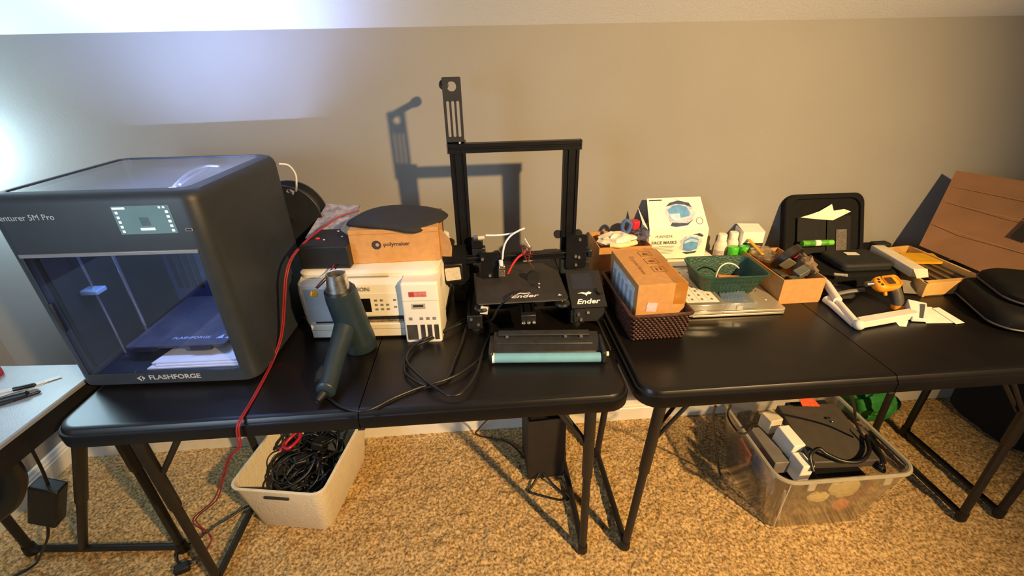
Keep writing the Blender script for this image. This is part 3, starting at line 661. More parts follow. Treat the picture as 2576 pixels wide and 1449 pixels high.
for z in (.117,.128): E(MB().ball((1.046,.33,H+z-.004),.0035,8,6),'wire_terminal',screw_m,smooth=True)
# z drive, power supply and lcd
E(MB().b2(.800,.842,.478,.520,H+.0,H+.075),'z_motor',blk,bev=.004)
E(MB().b2(.800,.858,.445,.53,H+.074,H+.082),'motor_bracket',blkmet,bev=.002)
E(MB().cyl((.838,.485,H+.08),(.838,.485,H+.44),.004),'lead_screw',M('screw_dark',(60,60,62),.35,.8),smooth=True)
E(MB().b2(1.165,1.215,.45,.60,H+.02,H+.13),'power_supply',blkm,bev=.003)
lb = E(MB().add([(1.137,.290,H+.018),(1.222,.290,H+.018),(1.222,.40,H+.018),(1.137,.40,H+.018),(1.137,.290,H+.066),(1.222,.290,H+.066),(1.222,.395,H+.118),(1.137,.395,H+.118)],[(0,3,2,1),(4,5,6,7),(0,1,5,4),(1,2,6,5),(2,3,7,6),(3,0,4,7)]),'display_box',blkm,bev=.003)
nl = Vector((0,-.052,.105)).normalized()
def on_lcd(x, t, o): return Vector((x,.287,H+.0655)).lerp(Vector((x,.398,H+.1205)), t)+nl*o
def lcdq(x0,x1,t0,t1,o,nm,mt,th=.002,par=None): return MB().quad(on_lcd(x0,t0,o),on_lcd(x1,t0,o),on_lcd(x1,t1,o),on_lcd(x0,t1,o),th).build(nm,mt,par or lb,world=True)
lf = lcdq(1.130,1.227,-.02,1.0,.005,'display_face',M('lcd_face',(26,26,28),.5),.005)
lcdq(1.140,1.200,.48,.92,.0058,'lcd_screen',M('lcd_screen',(36,38,52),.25),.001,lf) if False else lcdq(1.140,1.200,.48,.92,.0058,'lcd_screen',M('lcd_screen',(36,38,52),.25),.001)
tl = math.atan2(.055,.111)
c = on_lcd(1.176,.13,.0062); text('Ender', .022, inkw, en, (c.x-1.0,c.y-.42,c.z-H), rot=(tl,0,0), shear=.3, sx=1.2, bold=.0005)
dm = MB(); dp = [(-.020,.0),(-.006,.004),(.004,.001),(.012,.005),(.020,.001),(.016,-.004),(.008,-.004),(.004,-.010),(.000,-.004),(-.008,-.001)]
cc = on_lcd(1.172,.36,.0062); uu = (on_lcd(0,1,0)-on_lcd(0,0,0)).normalized()
dm.add([cc+Vector((a,0,0))+uu*b for a,b in dp],[tuple(range(len(dp)))]); dm.build('dragon_mark',inkw,en,world=True)
kc = on_lcd(1.214,.36,.005); E(MB().cyl(kc,kc+nl*.012,.0095,n=18),'dial_knob',M('knob_black',(30,30,32),.3),smooth=True)
for x,z in ((1.150,.045),(1.176,.050),(1.158,.028)): E(MB().cyl((x,.2855,H+z),(x,.290,H+z),.0042,n=10),'screw',screw_m,smooth=True)
# ---------------------------------------------------------------- toner cartridge with drum
tc_ = thing('toner_cartridge', 'black toner cartridge with a teal drum at the front of the left table', 'cartridge', (1.045,.168,H), -.085)
tbm = M('cartridge_black', (34,34,34), .5, var=.25, vs=60, bump=.2)
MB().add([(-.135,-.012,0),(.135,-.012,0),(.135,.055,0),(-.135,.055,0),(-.135,-.012,.022),(.135,-.012,.022),(.135,.055,.040),(-.135,.055,.040)],[(0,3,2,1),(4,5,6,7),(0,1,5,4),(1,2,6,5),(2,3,7,6),(3,0,4,7)]).build('housing', tbm, tc_, bev=.003)
MB().box((-.005,.044,.041),(.235,.018,.006),(.25,0,0)).build('top_ridge', tbm, tc_, bev=.002)
MB().box((-.005,.018,.031),(.245,.014,.004),(.25,0,0)).build('top_ridge', tbm, tc_, bev=.002)
for x in (-.10,.05,.09): MB().box((x,.034,.037),(.008,.008,.004),(.25,0,0)).build('ridge_clip', M('clip_grey',(90,90,90),.5), tc_)
for s in (-1,1): MB().b2(s*.139-.006,s*.139+.006,-.034,.05,0,.034).build('end_plate', tbm, tc_, bev=.005)
dr = MB().cyl((-.131,-.026,.0145),(.131,-.026,.0145),.0125,n=24).build('drum', M('drum_teal',(112,164,186),.32,var=.06), tc_, smooth=True)
MB().cyl((-.136,-.026,.0145),(-.130,-.026,.0145),.0130,n=20).build('drum_cap', inkw, dr, smooth=True)
MB().cyl((.145,-.016,.017),(.153,-.016,.017),.006,n=12).build('drive_gear', inkw, tc_, smooth=True)
# ---------------------------------------------------------------- wicker basket with a cardboard carton
wb = thing('wicker_basket', 'dark brown woven wicker basket holding a cardboard carton', 'basket', (1.345,.335,H), .02)
wick = M('wicker', (74,44,34), .38, var=.4, vs=90, bump=.3)
tub((-.080,.080,-.132,.132),(-.068,.068,-.120,.120),0,.082,.005,.004,.008,2).build('lining', M('wicker_dark', (40,26,20), .7), wb)
wv = MB()
def weave(p0, p1, q0, q1, cols, rows, nrm):
    """rows of little over-under strands between the bottom edge p0-p1 and the top edge q0-q1"""
    p0,p1,q0,q1,nrm = map(Vector,(p0,p1,q0,q1,nrm))
    for r in range(rows):
        t = (r+.5)/rows
        for c in range(cols):
            s = (c+.5+(.5 if r % 2 else 0))/cols
            if s > 1: continue
            a = p0.lerp(p1,s).lerp(q0.lerp(q1,s),t); u = (p1-p0).normalized(); L = (p1-p0).length/cols*.5
            h = (q0-p0).length/rows*.44
            up = (q0-p0).normalized()
            vs = [a-u*L-nrm*.001, a-u*L*.4-up*h+nrm*.001, a+u*L*.4-up*h+nrm*.001, a+u*L-nrm*.001, a+u*L*.4+up*h+nrm*.001, a-u*L*.4+up*h+nrm*.001, a-u*L*.3+nrm*.0042, a+u*L*.3+nrm*.0042]
            wv.add(vs, [(0,1,6),(0,6,5),(1,2,7,6),(2,3,7),(3,4,7),(4,5,6,7)])
A = [(-.069,-.121,.001),(.069,-.121,.001),(.069,.121,.001),(-.069,.121,.001)]; B = [(-.081,-.133,.080),(.081,-.133,.080),(.081,.133,.080),(-.081,.133,.080)]
N = [(0,-1,-.15),(1,0,-.15),(0,1,-.15),(-1,0,-.15)]
for k,cols in enumerate((13,22,13,22)): weave(A[k],A[(k+1)%4],B[k],B[(k+1)%4],cols,11,N[k])
o = wv.build('woven_strands', wick, wb, smooth=True, ang=60); o['kind'] = 'stuff'
rim = MB().sweep([(x,y,.082) for x,y in rr(-.083,.083,-.135,.135,.01,3)],.0045,7,closed=True).build('rim', wick, wb, smooth=True)
ct = thing('carton', 'sealed brown cardboard carton standing in the wicker basket', 'box', (1.352,.355,H+.006), .025)
MB().b2(-.066,.066,-.118,.118,0,.146).build('carton_body', card, ct, bev=.0015)
def ontop(x0,x1,y0,y1,nm,mt,h=.0004): return MB().b2(x0,x1,y0,y1,.146,.146+h).build(nm,mt,ct)
pr = M('carton_print', (118,76,34), .85, var=.1)
for k,y0 in enumerate((.062,.008,-.046)):
    x0, x1, y1 = .004,.040,y0+.034
    for a,b,c_,d in ((x0,x1,y0,y0+.0018),(x0,x1,y1-.0018,y1),(x0,x0+.0018,y0,y1),(x1-.0018,x1,y0,y1)): ontop(a,b,c_,d,'print_frame',pr)
    if k == 0: MB().prism([(x0+.008,y0+.006),(x0+.028,y0+.010),(x0+.016,y0+.028)],.146,.1464).build('print_symbol',pr,ct)
    elif k == 1: MB().prism([(x0+.006,y0+.016),(x0+.018,y0+.008),(x0+.030,y0+.016),(x0+.018,y0+.026)],.146,.1464).build('print_symbol',pr,ct)
    else:
        for q in (.010,.021): ontop(x0+q,x0+q+.005,y0+.008,y0+.027,'print_symbol',pr)
text('3D printer filament', .0165, pr, ct, (-.026,.005,.1462), rot=(0,0,math.radians(-90)), sx=.95)
MB().b2(-.0668,-.0660,-.095,.085,.030,.128).build('shipping_label', M('label_blue_white', (232,240,246), .6, var=.16, vs=70, mixcol=(190,204,220)), ct)
for k in range(5): MB().b2(-.0672,-.0668,-.080+k*.034,-.062+k*.034,.05,.11).build('label_bars', M('label_text_blue', (158,174,196), .7), ct)
MB().box((-.024,-.1186,.080),(.028,.0012,.026),(0,.12,0)).build('pink_sticker', M('sticker_pink', (226,180,190), .6, var=.12, vs=90), ct)
MB().b2(.034,.0664,-.1186,-.1180,.085,.146).build('tape_end', M('tape_brown', (170,112,40), .3), ct)
ontop(.030,.062,-.118,.118,'tape_strip',MATS['tape_brown'],.0003)
MB().quad((.066,.02,.146),(.066,.11,.146),(.085,.108,.120),(.082,.025,.118),.002).build('side_flap', card, ct)

# ---------------------------------------------------------------- open carton with plastic bits, behind the basket
oc = thing('open_carton', 'open brown carton of plastic bags behind the wicker basket', 'box', (1.350,.615,H), .0)
def open_box(par, w, d, h, mt=card, t=.003):
    MB().b2(-w/2,w/2,-d/2,-d/2+t,0,h).build('front_panel',mt,par); MB().b2(-w/2,w/2,d/2-t,d/2,0,h).build('back_panel',mt,par)
    MB().b2(-w/2,-w/2+t,-d/2+t,d/2-t,0,h).build('side_panel',mt,par); MB().b2(w/2-t,w/2,-d/2+t,d/2-t,0,h).build('side_panel',mt,par)
    MB().b2(-w/2+t,w/2-t,-d/2+t,d/2-t,0,t).build('bottom_panel',mt,par)
open_box(oc, .170, .150, .132)
def blob(name, c, r, sc, mat, label, cat, amp=.25, seed=1, n=14, m=9, rot=(0,0,0), parent=None):
    """crumpled soft lump"""
    rng = random.Random(seed); mb = MB(); mb.ball((0,0,0),1,n,m)
    e = Euler(rot).to_matrix(); vs = []
    for v in mb.v:
        k = 1+rng.uniform(-amp,amp); q = e @ Vector((v[0]*sc[0]*r*k, v[1]*sc[1]*r*k, v[2]*sc[2]*r*k)); vs.append(tuple(q+Vector(c)))
    mb.v = vs
    o = mb.build(name, mat, parent, smooth=False)
    if parent is None: tag(o, label, cat)
    return o
bagm = M('bag_white', (226,220,206), .35, var=.1, vs=30)
blob('plastic_bag', (1.335,.590,H+.140), .052, (1.15,.75,.45), bagm, 'crumpled white plastic bag spilling over the open carton', 'bag', .2, 3)
o = MB().sweep(spl([(1.300,.545,H+.139),(1.33,.535,H+.140),(1.365,.545,H+.140),(1.39,.56,H+.139)],5),.008,8,sy=.6).build('cream_strap', M('strap_cream',(226,212,160),.5), smooth=True); tag(o,'cream plastic strap on the front rim of the open carton','strap')
o = MB().sweep(spl([(1.360,.600,H+.158),(1.352,.605,H+.18),(1.364,.605,H+.198),(1.38,.602,H+.185),(1.372,.600,H+.16)],5,True),.0062,8,closed=True).build('blue_clip', M('clip_blue',(70,96,150),.35), smooth=True); tag(o,'blue plastic loop clip beside the red jar lid','clip')
o = MB().lathe([(.006,0),(.016,0),(.018,.006),(.018,.022),(.015,.026),(.004,.027)],(1.398,.62,H+.165),n=16).build('red_jar_lid', M('cap_red',(190,34,56),.4), smooth=True); tag(o,'red plastic jar lid in the open carton','jar')  # a loose red cap among the plastic bits, no whole jar
blob('bubble_wrap', (1.425,.62,H+.140), .04, (.9,.8,.6), clear('wrap',(.75,.76,.85),.3,(120,120,150),.1), 'dark bluish plastic wrap between the red jar lid and the mask box', 'wrap', .25, 8)

# ---------------------------------------------------------------- face mask box on a flat white box
fb = thing('flat_white_box', 'flat white cardboard box lying under the face mask box', 'box', (1.590,.622,H), -.04)
MB().b2(-.105,.100,-.066,.062,0,.048).build('box_body', paper, fb, bev=.002)
MB().b2(-.075,.092,-.03,-.0285,.048,.0486).build('lid_gap', M('gap_brown',(90,70,50),.9), fb)
MB().quad((-.10,-.066,.048),(.10,-.066,.048),(.105,-.035,.057),(-.08,-.035,.054),.001).build('lid_flap', paper, fb)
mbx = thing('mask_box', 'white face mask box with its printed lid open against the wall', 'box', (1.545,.640,H+.058), -.015)
mp_ = M('mask_box_white', (236,230,212), .6, var=.02)
open_box(mbx, .198, .085, .100, mp_, .0015)
la, lb_ = Vector((0,-.042,.1)), Vector((0,.035,.188))
def onlid(x,t,o=.0): 
    n_ = Vector((0,-.088,.077)).normalized(); return Vector((x,0,0))+la.lerp(lb_,t)+n_*o
def mquad(x0,x1,t0,t1,nm,mt,o=.0005,th=.001,xs=0): return MB().quad(onlid(x0+xs,t0,o),onlid(x1+xs,t0,o),onlid(x1-xs,t1,o),onlid(x0-xs,t1,o),th).build(nm,mt,mbx)
MB().quad(onlid(-.099,0),onlid(.099,0),onlid(.088,1),onlid(-.094,1),.0015).build('lid', mp_, mbx)
def flat(poly, nm, mt, o): MB().add([onlid(x,t,o) for x,t in poly],[tuple(range(len(poly)))]).build(nm,mt,mbx,smooth=False)
def flatf(poly, nm, mt, o): MB().add([(x,-.0427-o,z) for x,z in poly],[tuple(range(len(poly)))]).build(nm,mt,mbx,smooth=False)
navy = M('print_navy',(58,66,96),.7,var=.3,vs=120); lav = M('print_lavender',(190,190,205),.7,var=.2,vs=90)
mblue = M('mask_blue',(92,150,205),.6,var=.15,vs=60); mpale = M('mask_pale',(176,206,230),.6,var=.1,vs=60)
def burst(cx, cy, r, sy, seed, n=26, hgt=1.):
    rng = random.Random(seed); return [(cx+math.cos(2*math.pi*k/n)*r*rng.uniform(.82,1.12), cy+math.sin(2*math.pi*k/n)*r*sy*rng.uniform(.8,1.15)) for k in range(n)]
flat(burst(.01,.52,.050,7.6,2),'splash_print',lav,.0008)
flat([(-.035,.72),(-.02,.84),(.01,.90),(.045,.82),(.052,.68),(.03,.76),(.0,.80)],'splash_print',navy,.0012)
flat([(-.028,.14),(-.02,.24),(.0,.22),(.03,.20),(.05,.30),(.03,.14),(-.01,.10)],'splash_print',navy,.0012)
flat([(-.022,.38),(-.030,.62),(-.012,.74),(.010,.77),(.034,.70),(.044,.52),(.040,.42),(.01,.36)],'mask_print',mblue,.0016)
flat([(-.024,.36),(-.028,.50),(.008,.50),(.010,.30),(-.010,.28)],'mask_print',mpale,.0020)
flatf(burst(.044,.052,.038,.75,5),'splash_print',lav,.0004)
flatf([(.02,.022),(.035,.014),(.065,.018),(.07,.026),(.045,.022)],'splash_print',navy,.0008)
flatf([(.045,.084),(.07,.088),(.084,.080),(.08,.074),(.06,.082)],'splash_print',navy,.0008)
flatf([(.020,.064),(.045,.076),(.070,.066),(.068,.032),(.045,.024),(.022,.030)],'mask_print',mblue,.0012)
flatf([(.022,.062),(.046,.070),(.068,.064),(.067,.055),(.045,.060),(.022,.052)],'mask_print',mpale,.0016)
text('PUREVIDA', .0125, M('print_grey',(120,116,112),.7), mbx, (-.050,-.0432,.080), shear=.2)
text('FACE MASKS', .0150, M('print_grey2',(92,88,86),.7), mbx, (-.046,-.0432,.058), bold=.0003)
for k in range(6): MB().b2(-.088,-.010-.004*(k%3),-.0432,-.0427,.044-k*.005,.0452-k*.005).build('print_line',MATS['print_grey'],mbx)
mquad(-.088,-.045,.91,.95,'print_line',navy)
rg = MB().rings([[onlid(x,t,.0008) for x,t in disc((.072,.26),.012,18,1,9.)],[onlid(x,t,.0008) for x,t in disc((.072,.26),.0100,18,1,9.)]],False,False); rg.build('seal_print',MATS['print_grey'],mbx)
MB().quad((-.099,-.03,.100),(-.099,.0,.1),(-.128,.012,.165),(-.118,-.022,.120),.001).build('side_flap', M('flap_grey',(206,204,206),.6), mbx)

# ---------------------------------------------------------------- closed silver laptop with cases and a green basket on it
lt = thing('laptop', 'closed silver laptop lying under the green basket', 'laptop', (1.612,.42,H), -.02)
silv = M('laptop_silver', (186,176,158), .36, .55, var=.05, vs=8)
MB().prism(rr(-.148,.148,-.118,.118,.010,4),.002,.0095).build('base_half', silv, lt, bev=.0015)
MB().prism(rr(-.148,.148,-.118,.118,.010,4),.0115,.019).build('lid_half', silv, lt, bev=.0015)
MB().prism(rr(-.146,.146,-.116,.116,.010,4),.0095,.0115).build('lid_gap', blkm, lt)
for x,y in ((-.12,-.09),(.12,-.09),(-.12,.09),(.12,.09)): MB().cyl((x,y,0),(x,y,.002),.008).build('foot', rubber, lt)
def lsq(x0,x1,y0,y1,nm,mt,h,par=lt): return MB().prism(rr(x0,x1,y0,y1,.003,3),.019,.019+h).build(nm,mt,par)
s1 = lsq(-.040,.024,-.108,-.080,'sticker',paper,.0004); MB().prism([(-.036,-.096),(-.018,-.087),(.010,-.086),(.020,-.098),(.004,-.104),(-.022,-.103)],.0194,.0198).build('sticker_print',ink,s1)
s2 = lsq(-.095,-.060,-.112,-.080,'sticker',paper,.0004); MB().prism([(-.090,-.108),(-.065,-.108),(-.065,-.084),(-.090,-.084)],.0194,.0198).build('sticker_print',M('print_mid',(110,104,96),.7,var=.4,vs=300),s2)
MB().cyl((.118,-.062,.019),(.118,-.062,.0195),.003,n=10).build('small_dot',paper,lt)
clr = clear('clear_plastic', (.90,.90,.88), .22, (214,208,190), .10, .08)
og = thing('organizer_case', 'clear plastic organizer case with a white label card on the laptop', 'case', (1.508,.412,H+.019), -.03)
MB().prism(rr(-.062,.062,-.122,.122,.006,3),.0,.014).build('case_base', clr, og, bev=.002); MB().prism(rr(-.063,.063,-.124,.124,.006,3),.0145,.034).build('case_lid', clear('clear_grey',(.82,.82,.80),.35,(190,186,172),.10,.1), og, bev=.002)
lc_ = MB().b2(-.050,.048,-.110,.105,.0345,.0352).build('label_card', paper, og)
for k in range(3): MB().b2(-.034+k*.028,-.0335+k*.028,-.105,.10,.0352,.0355).build('label_rule', MATS['print_grey'], lc_)
for k in range(8): 
    for j in range(3): MB().b2(-.026+j*.028,-.020+j*.028,-.098+k*.025,-.088+k*.025,.0352,.0355).build('label_text', MATS['print_grey'], lc_)
pc = thing('blue_parts_case', 'small clear case of bluish parts on the laptop before the green basket', 'case', (1.618,.347,H+.019), -.05)
MB().prism(rr(-.054,.054,-.044,.044,.005,3),0,.024).build('case_shell', clr, pc, bev=.002)
MB().prism(rr(-.048,.048,-.036,.038,.005,3),.003,.021).build('blue_parts', M('parts_blue',(112,130,152),.35,var=.3,vs=60), pc)
MB().quad((-.045,-.03,.0265),(.02,-.036,.028),(.046,.03,.034),(-.03,.036,.028),.001).build('blue_film', clear('film_blue',(.70,.78,.90),.45,(140,160,195),.2,.1), pc)
MB().b2(-.008,.010,-.048,-.044,.004,.018).build('latch', clr, pc, bev=.001)
# green basket
gb = thing('green_basket', 'dark green plastic basket of small tools on the laptop', 'basket', (1.614,.412,H+.0195), -.03)
grn = M('green_plastic', (34,72,60), .42, var=.15, vs=60, bump=.9, bs=180)
tub((-.100,.100,-.078,.072),(-.074,.074,-.040,.055),0,.092,.003,.005,.024,5).build('tub', grn, gb, smooth=True, ang=40)
dim = MB()
for r_ in range(4):
    for c_ in range(15):
        t = .15+.2*r_; x = (-.074-.02*t)+(.148+.04*t)*(c_+.5+.5*(r_%2))/15.5; y = -.040-.038*t-.0004
        dim.add([(x-.003,y-.0006,.092*t),(x,y-.0004,.092*t-.004),(x+.003,y-.0006,.092*t),(x,y-.0016,.092*t+.004)],[(0,1,2,3)])
o = dim.build('weave_dimples', M('green_dark',(20,46,38),.5), gb); o['kind'] = 'stuff'
o = MB().box((1.628,.405,H+.075),(.066,.014,.010),(.1,.06,-.12)).build('orange_cutter', M('orange_plastic',(236,110,20),.4), bev=.003); tag(o,'bright orange utility knife in the green basket','knife')
o = MB().box((1.605,.398,H+.062),(.10,.020,.010),(.0,.0,.1)).build('dark_tool', blk, bev=.003); tag(o,'black tool handle under the orange knife','tool')
cord('white_loop', [(1.588,.392,H+.06),(1.583,.396,H+.085),(1.594,.402,H+.112),(1.615,.405,H+.122),(1.638,.404,H+.116),(1.652,.402,H+.105)], .0022, M('loop_white',(214,208,186),.4), 'thin white plastic loop rising out of the green basket', 'tube')
for k,(x,y,a) in enumerate(((1.555,.405,.3),(1.578,.415,-.4))):
    o = MB().box((x,.405,H+.052+.006*k),(.028,.03,.02),(.3,.2,a)).build('grey_part', M('part_grey',(92,96,88),.5,var=.2), bev=.004); tag(o, ('dark grey part at the left end of the green basket','grey part in the green basket beside the white loop')[k], 'part', 'grey parts in the green basket')
o = MB().b2(1.56,1.67,.385,.455,H+.0235,H+.046).build('tool_tray', blkm, bev=.004); tag(o,'black tray at the bottom of the green basket','tray')

# ---------------------------------------------------------------- bottles and pill box by the wall
def bottle(x, y, label, lab=None):
    b = thing('white_bottle', label, 'bottle', (x,y,H), 0, 'small white bottles by the wall')
    MB().lathe([(.017,0),(.0205,.003),(.0205,.085),(.017,.096),(.013,.099)],n=20).build('bottle_body', M('bottle_white',(224,214,200),.45,var=.05), b, smooth=True, ang=50)
    MB().lathe([(.0145,.098),(.0148,.100),(.0148,.122),(.0135,.1245),(.004,.1248)],n=20).build('screw_cap', M('cap_white',(236,230,214),.5), b, smooth=True, ang=50)
    if lab: MB().lathe([(.0207,.018),(.0209,.018),(.0209,.07),(.0207,.07)],n=20).build('label_band', lab, b, smooth=True)
bottle(1.716,.632,'white screw cap bottle with grey lettering nearest the mask box',M('bottle_lettering',(206,192,186),.6,var=.3,vs=240,mixcol=(150,130,128)))
bottle(1.763,.645,'white screw cap bottle beside the orange banded pill box')
for k,(x,l) in enumerate(((1.744,'bright green tub before the white bottles, left of the pair'),(1.783,'bright green tub before the white bottles, right of the pair'))):
    g = thing('green_tub', l, 'tub', (x,.598,H), 0, 'bright green tubs before the bottles')
    MB().lathe([(.013,0),(.015,.003),(.0165,.072),(.0165,.088),(.015,.090),(.004,.090)],n=18).build('tub_body', M('green_bright',(70,190,40),.35,var=.15,vs=80), g, smooth=True, ang=50)
    MB().lathe([(.0125,.0),(.0152,.0005),(.0158,.012),(.0150,.0125)],n=18).build('clear_base', M('tub_base',(150,200,150),.3), g, smooth=True)
pbx = thing('pill_box', 'white carton with a black and orange label band by the open black case', 'box', (1.822,.652,H), -.12)
MB().b2(-.036,.036,-.034,.034,0,.132).build('carton_body', paper, pbx, bev=.002)
MB().b2(-.030,.036,-.0348,-.034,.050,.092).build('black_band', M('band_black',(60,44,38),.6,var=.3,vs=60), pbx)
MB().b2(-.030,.036,-.0348,-.034,.026,.050).build('orange_band', M('band_orange',(226,150,40),.6), pbx)
MB().b2(-.022,.026,-.0354,-.0348,.066,.074).build('band_print', paper, pbx)
MB().quad((-.036,-.034,.132),(.036,-.034,.132),(.038,.03,.139),(-.034,.034,.139),.0012).build('top_flap', paper, pbx)

# ---------------------------------------------------------------- cardboard box of odds and ends
ob = thing('parts_box', 'open cardboard box of tape and parts before the black case', 'box', (1.836,.478,H), -.0)
open_box(ob, .130, .240, .080)
tr = thing('tape_roll', 'black tape roll with a red tab standing in the parts box', 'tape', (1.868,.50,H+.085), .5)
tm = MB().lathe([(.026,-.012),(.050,-.012),(.052,-.010),(.052,.010),(.050,.012),(.026,.012)],axis='Y',n=30); tm.v = [tuple(Euler((.5,0,0)).to_matrix() @ Vector(v)) for v in tm.v]
tm.build('roll', M('tape_black',(40,34,30),.4), tr, smooth=True, ang=40)
MB().box((.006,-.026,.010),(.012,.003,.016),(.5,.5,0)).build('red_tab', M('tab_red',(200,60,66),.5), tr)
for k,(x,y,z,w,d,h,rx,ry,rz,c_,l) in enumerate((
    (1.842,.455,.085,.050,.006,.036,.5,.5,.4,(104,98,78),'olive grey plastic plate leaning in the parts box'),
    (1.866,.420,.072,.040,.028,.022,.3,-.4,.2,(90,92,84),'grey bracket part near the front of the parts box'),
    (1.812,.44,.060,.030,.05,.012,.0,.2,.1,(66,62,56),'dark flat part along the left wall of the parts box'),
    (1.845,.40,.058,.05,.03,.01,.2,.1,.3,(70,72,66),'grey strip behind the front wall of the parts box'))):
    o = MB().box((x,y,H+z),(w,d,h),(rx,ry,rz)).build('grey_part', M('odd_%d'%k,c_,.5,var=.15), bev=.002); tag(o,l,'part','grey parts in the parts box')
blob('clear_bag', (1.818,.545,H+.082), .042, (.8,1.1,.5), clear('bag_clear',(.86,.82,.72),.25,(190,170,130),.12,.1), 'crumpled clear bag at the back of the parts box', 'bag', .22, 12)
blob('brown_wrapper', (1.898,.452,H+.078), .045, (.5,1.1,.75), M('wrapper_brown',(120,98,74),.6,var=.2), 'crumpled brown wrapper along the right side of the parts box', 'wrapper', .2, 14)
o = MB().box((1.800,.575,H+.100),(.010,.115,.0035),(.12,.0,-.06)).build('yellow_ruler', M('ruler_yellow',(220,160,40),.5)); tag(o,'yellow ruler sticking out of the parts box beside the green tubs','ruler')

# ---------------------------------------------------------------- open black case
bc = thing('zip_case', 'open black zip case with its lid standing against the wall', 'case', (2.085,.545,H), -.02)
fab = M('case_fabric', (15,14,14), .8, spec=.2, var=.2, vs=60, bump=.4, bs=600); fab2 = M('case_lining', (24,22,20), .75, spec=.25, var=.15, vs=50)
def lidp(x,t,o): return Vector((x*(1-.03*t), .055+.085*t, .020+.215*t))+Vector((0,-.215,.085)).normalized()*o
lo_ = rr(-.150,.140,.0,1.0,.0001,1)
def lring(ins, o, r=.035):
    out = []
    for x,t in rr(-.150+ins,.140-ins,.0+ins,.232-ins,r,6): out.append(lidp(x,t/.232,o))
    return out
ld = MB().rings([lring(.010,-.030),lring(0,-.022),lring(0,.0),lring(.004,.004),lring(.016,.004),lring(.018,-.004)]).build('case_lid', fab, bc, smooth=True, ang=40)
def lq(x0,x1,t0,t1,nm,mt,o,par=ld,th=.0015): return MB().quad(lidp(x0,t0,o),lidp(x1,t0,o),lidp(x1,t1,o),lidp(x0,t1,o),th).build(nm,mt,par)
lq(-.105,-.002,.10,.66,'mesh_pocket',fab2,.005); lq(.002,.088,.10,.66,'mesh_pocket',fab2,.005)
lq(.034,.072,.12,.46,'card_pocket',M('pocket_grey',(84,76,68),.6,var=.3,vs=120),.0075)
MB().add([lidp(-.098,.66,.008),lidp(-.03,.62,.008),(lidp(.02,.60,.008)),lidp(.085,.72,.008),lidp(.06,.76,.008),lidp(.022,.74,.008),lidp(.015,.84,.008),lidp(-.03,.74,.008),lidp(-.06,.70,.008)],[tuple(range(9))]).build('pocket_paper', M('paper_cream',(236,228,200),.8), ld, smooth=False)  # cream white paper tucked into the lid pockets
tray = MB().rings([[(x,y,z) for x,y in rr(-.145+i,.135-i,-.115+i,.05-i,.035,6)] for z,i in ((0,.006),(.006,0),(.040,0),(.046,.006),(.048,.014),(.044,.018))]).build('case_tray', fab, bc, smooth=True, ang=40)
MB().prism(rr(-.052,.116,-.095,.03,.02,5),.044,.072).build('inner_pouch', blkm, bc, bev=.008)
MB().box((.030,-.012,.0735),(.040,.022,.0012),(0,0,-.1)).build('white_tag', M('tag_cream',(206,200,180),.6), bc)
o = thing('green_tube', 'green and white adhesive tube in the lid pocket of the black case', 'tube', (2.035,.600,H+.088), -.02)
MB().cyl((-.050,0,0),(.040,0,0),.0105,n=16).build('tube_body', M('tube_green',(96,170,50),.4,var=.3,vs=60,mixcol=(60,130,40)), o, smooth=True)
MB().cyl((-.006,0,0),(.012,0,0),.0108,n=16).build('white_band', paper, o, smooth=True); MB().cyl((.040,0,0),(.058,0,0),.0095,n=16).build('tube_cap', M('tube_cap_green',(110,190,60),.4), o, smooth=True)
blob('black_cloth', (1.985,.40,H+.012), .05, (1.2,.9,.24), blkm, 'flat heap of black cloth beside the parts box', 'cloth', .15, 21)

# ---------------------------------------------------------------- orange infrared thermometer
it = thing('thermometer_gun', 'orange and grey infrared thermometer gun resting on the right table', 'thermometer', (2.06,.325,H), .0)
org = M('thermo_orange', (240,150,30), .4, var=.06); gry = M('thermo_grey', (70,66,60), .5)
def tilt(mb):
    e = Euler((.42,0,.10)).to_matrix(); c0 = Vector((0,0,.068))
    mb.v = [tuple(e @ (Vector(v)-c0)+c0) for v in mb.v]; return mb
hd = tilt(MB().rings([[(x,y,z) for x,y in rr(-.042+i,.038-i,-.023+i,.023-i,.020-i*.8,6)] for z,i in ((.054,.008),(.058,.002),(.066,0),(.076,0),(.081,.003),(.082,.006))])).build('head', org, it, smooth=True, ang=50)
bz = MB().rings([[(x,y,z) for x,y in rr(-.020+i,.034-i,-.019+i,.019-i,.010-i*.6,5)] for z,i in ((.081,0),(.0855,.001),(.0860,.003),(.0840,.005),(.0825,.0055))],True,False); tilt(bz).build('top_bezel', M('bezel_orange',(226,128,18),.45), hd, smooth=True, ang=40)
tilt(MB().prism(rr(-.014,.014,-.012,.012,.002,2),.082,.0835)).build('display', M('thermo_lcd',(70,54,34),.3), hd)
for x,y in ((-.031,-.010),(-.034,.000),(-.030,.009)): tilt(MB().cyl((x,y,.0815),(x,y,.0835),.0036,n=10)).build('button', blkm, hd)
MB().sweep(spl([(.018,.0,.066),(.028,-.012,.045),(.034,-.022,.022),(.036,-.026,.010)],4),[.016]*4+[.0155]*4+[.015]*5,14,sx=1.0).build('grip', gry, it, smooth=True, ang=50)
MB().sweep([(.036,-.026,.012),(.037,-.028,.0)],[.0165,.017],14).build('grip_end', org, it, smooth=True)
MB().sweep([(-.008,-.008,.058),(-.006,-.018,.040)],[.006,.004],8).build('trigger', org, it, smooth=True)
MB().cyl((-.038,.002,.070),(-.058,.004,.068),.008,n=14).build('lens_barrel', steel, it, smooth=True)
cs = MB().sweep([(2.00,.40,H+.062),(1.965,.41,H+.064)],[.006,.005],10).build('chrome_tip', M('chrome'), smooth=True); tag(cs, 'small chrome tip lying on the black case pouch beside the thermometer', 'metal tip')
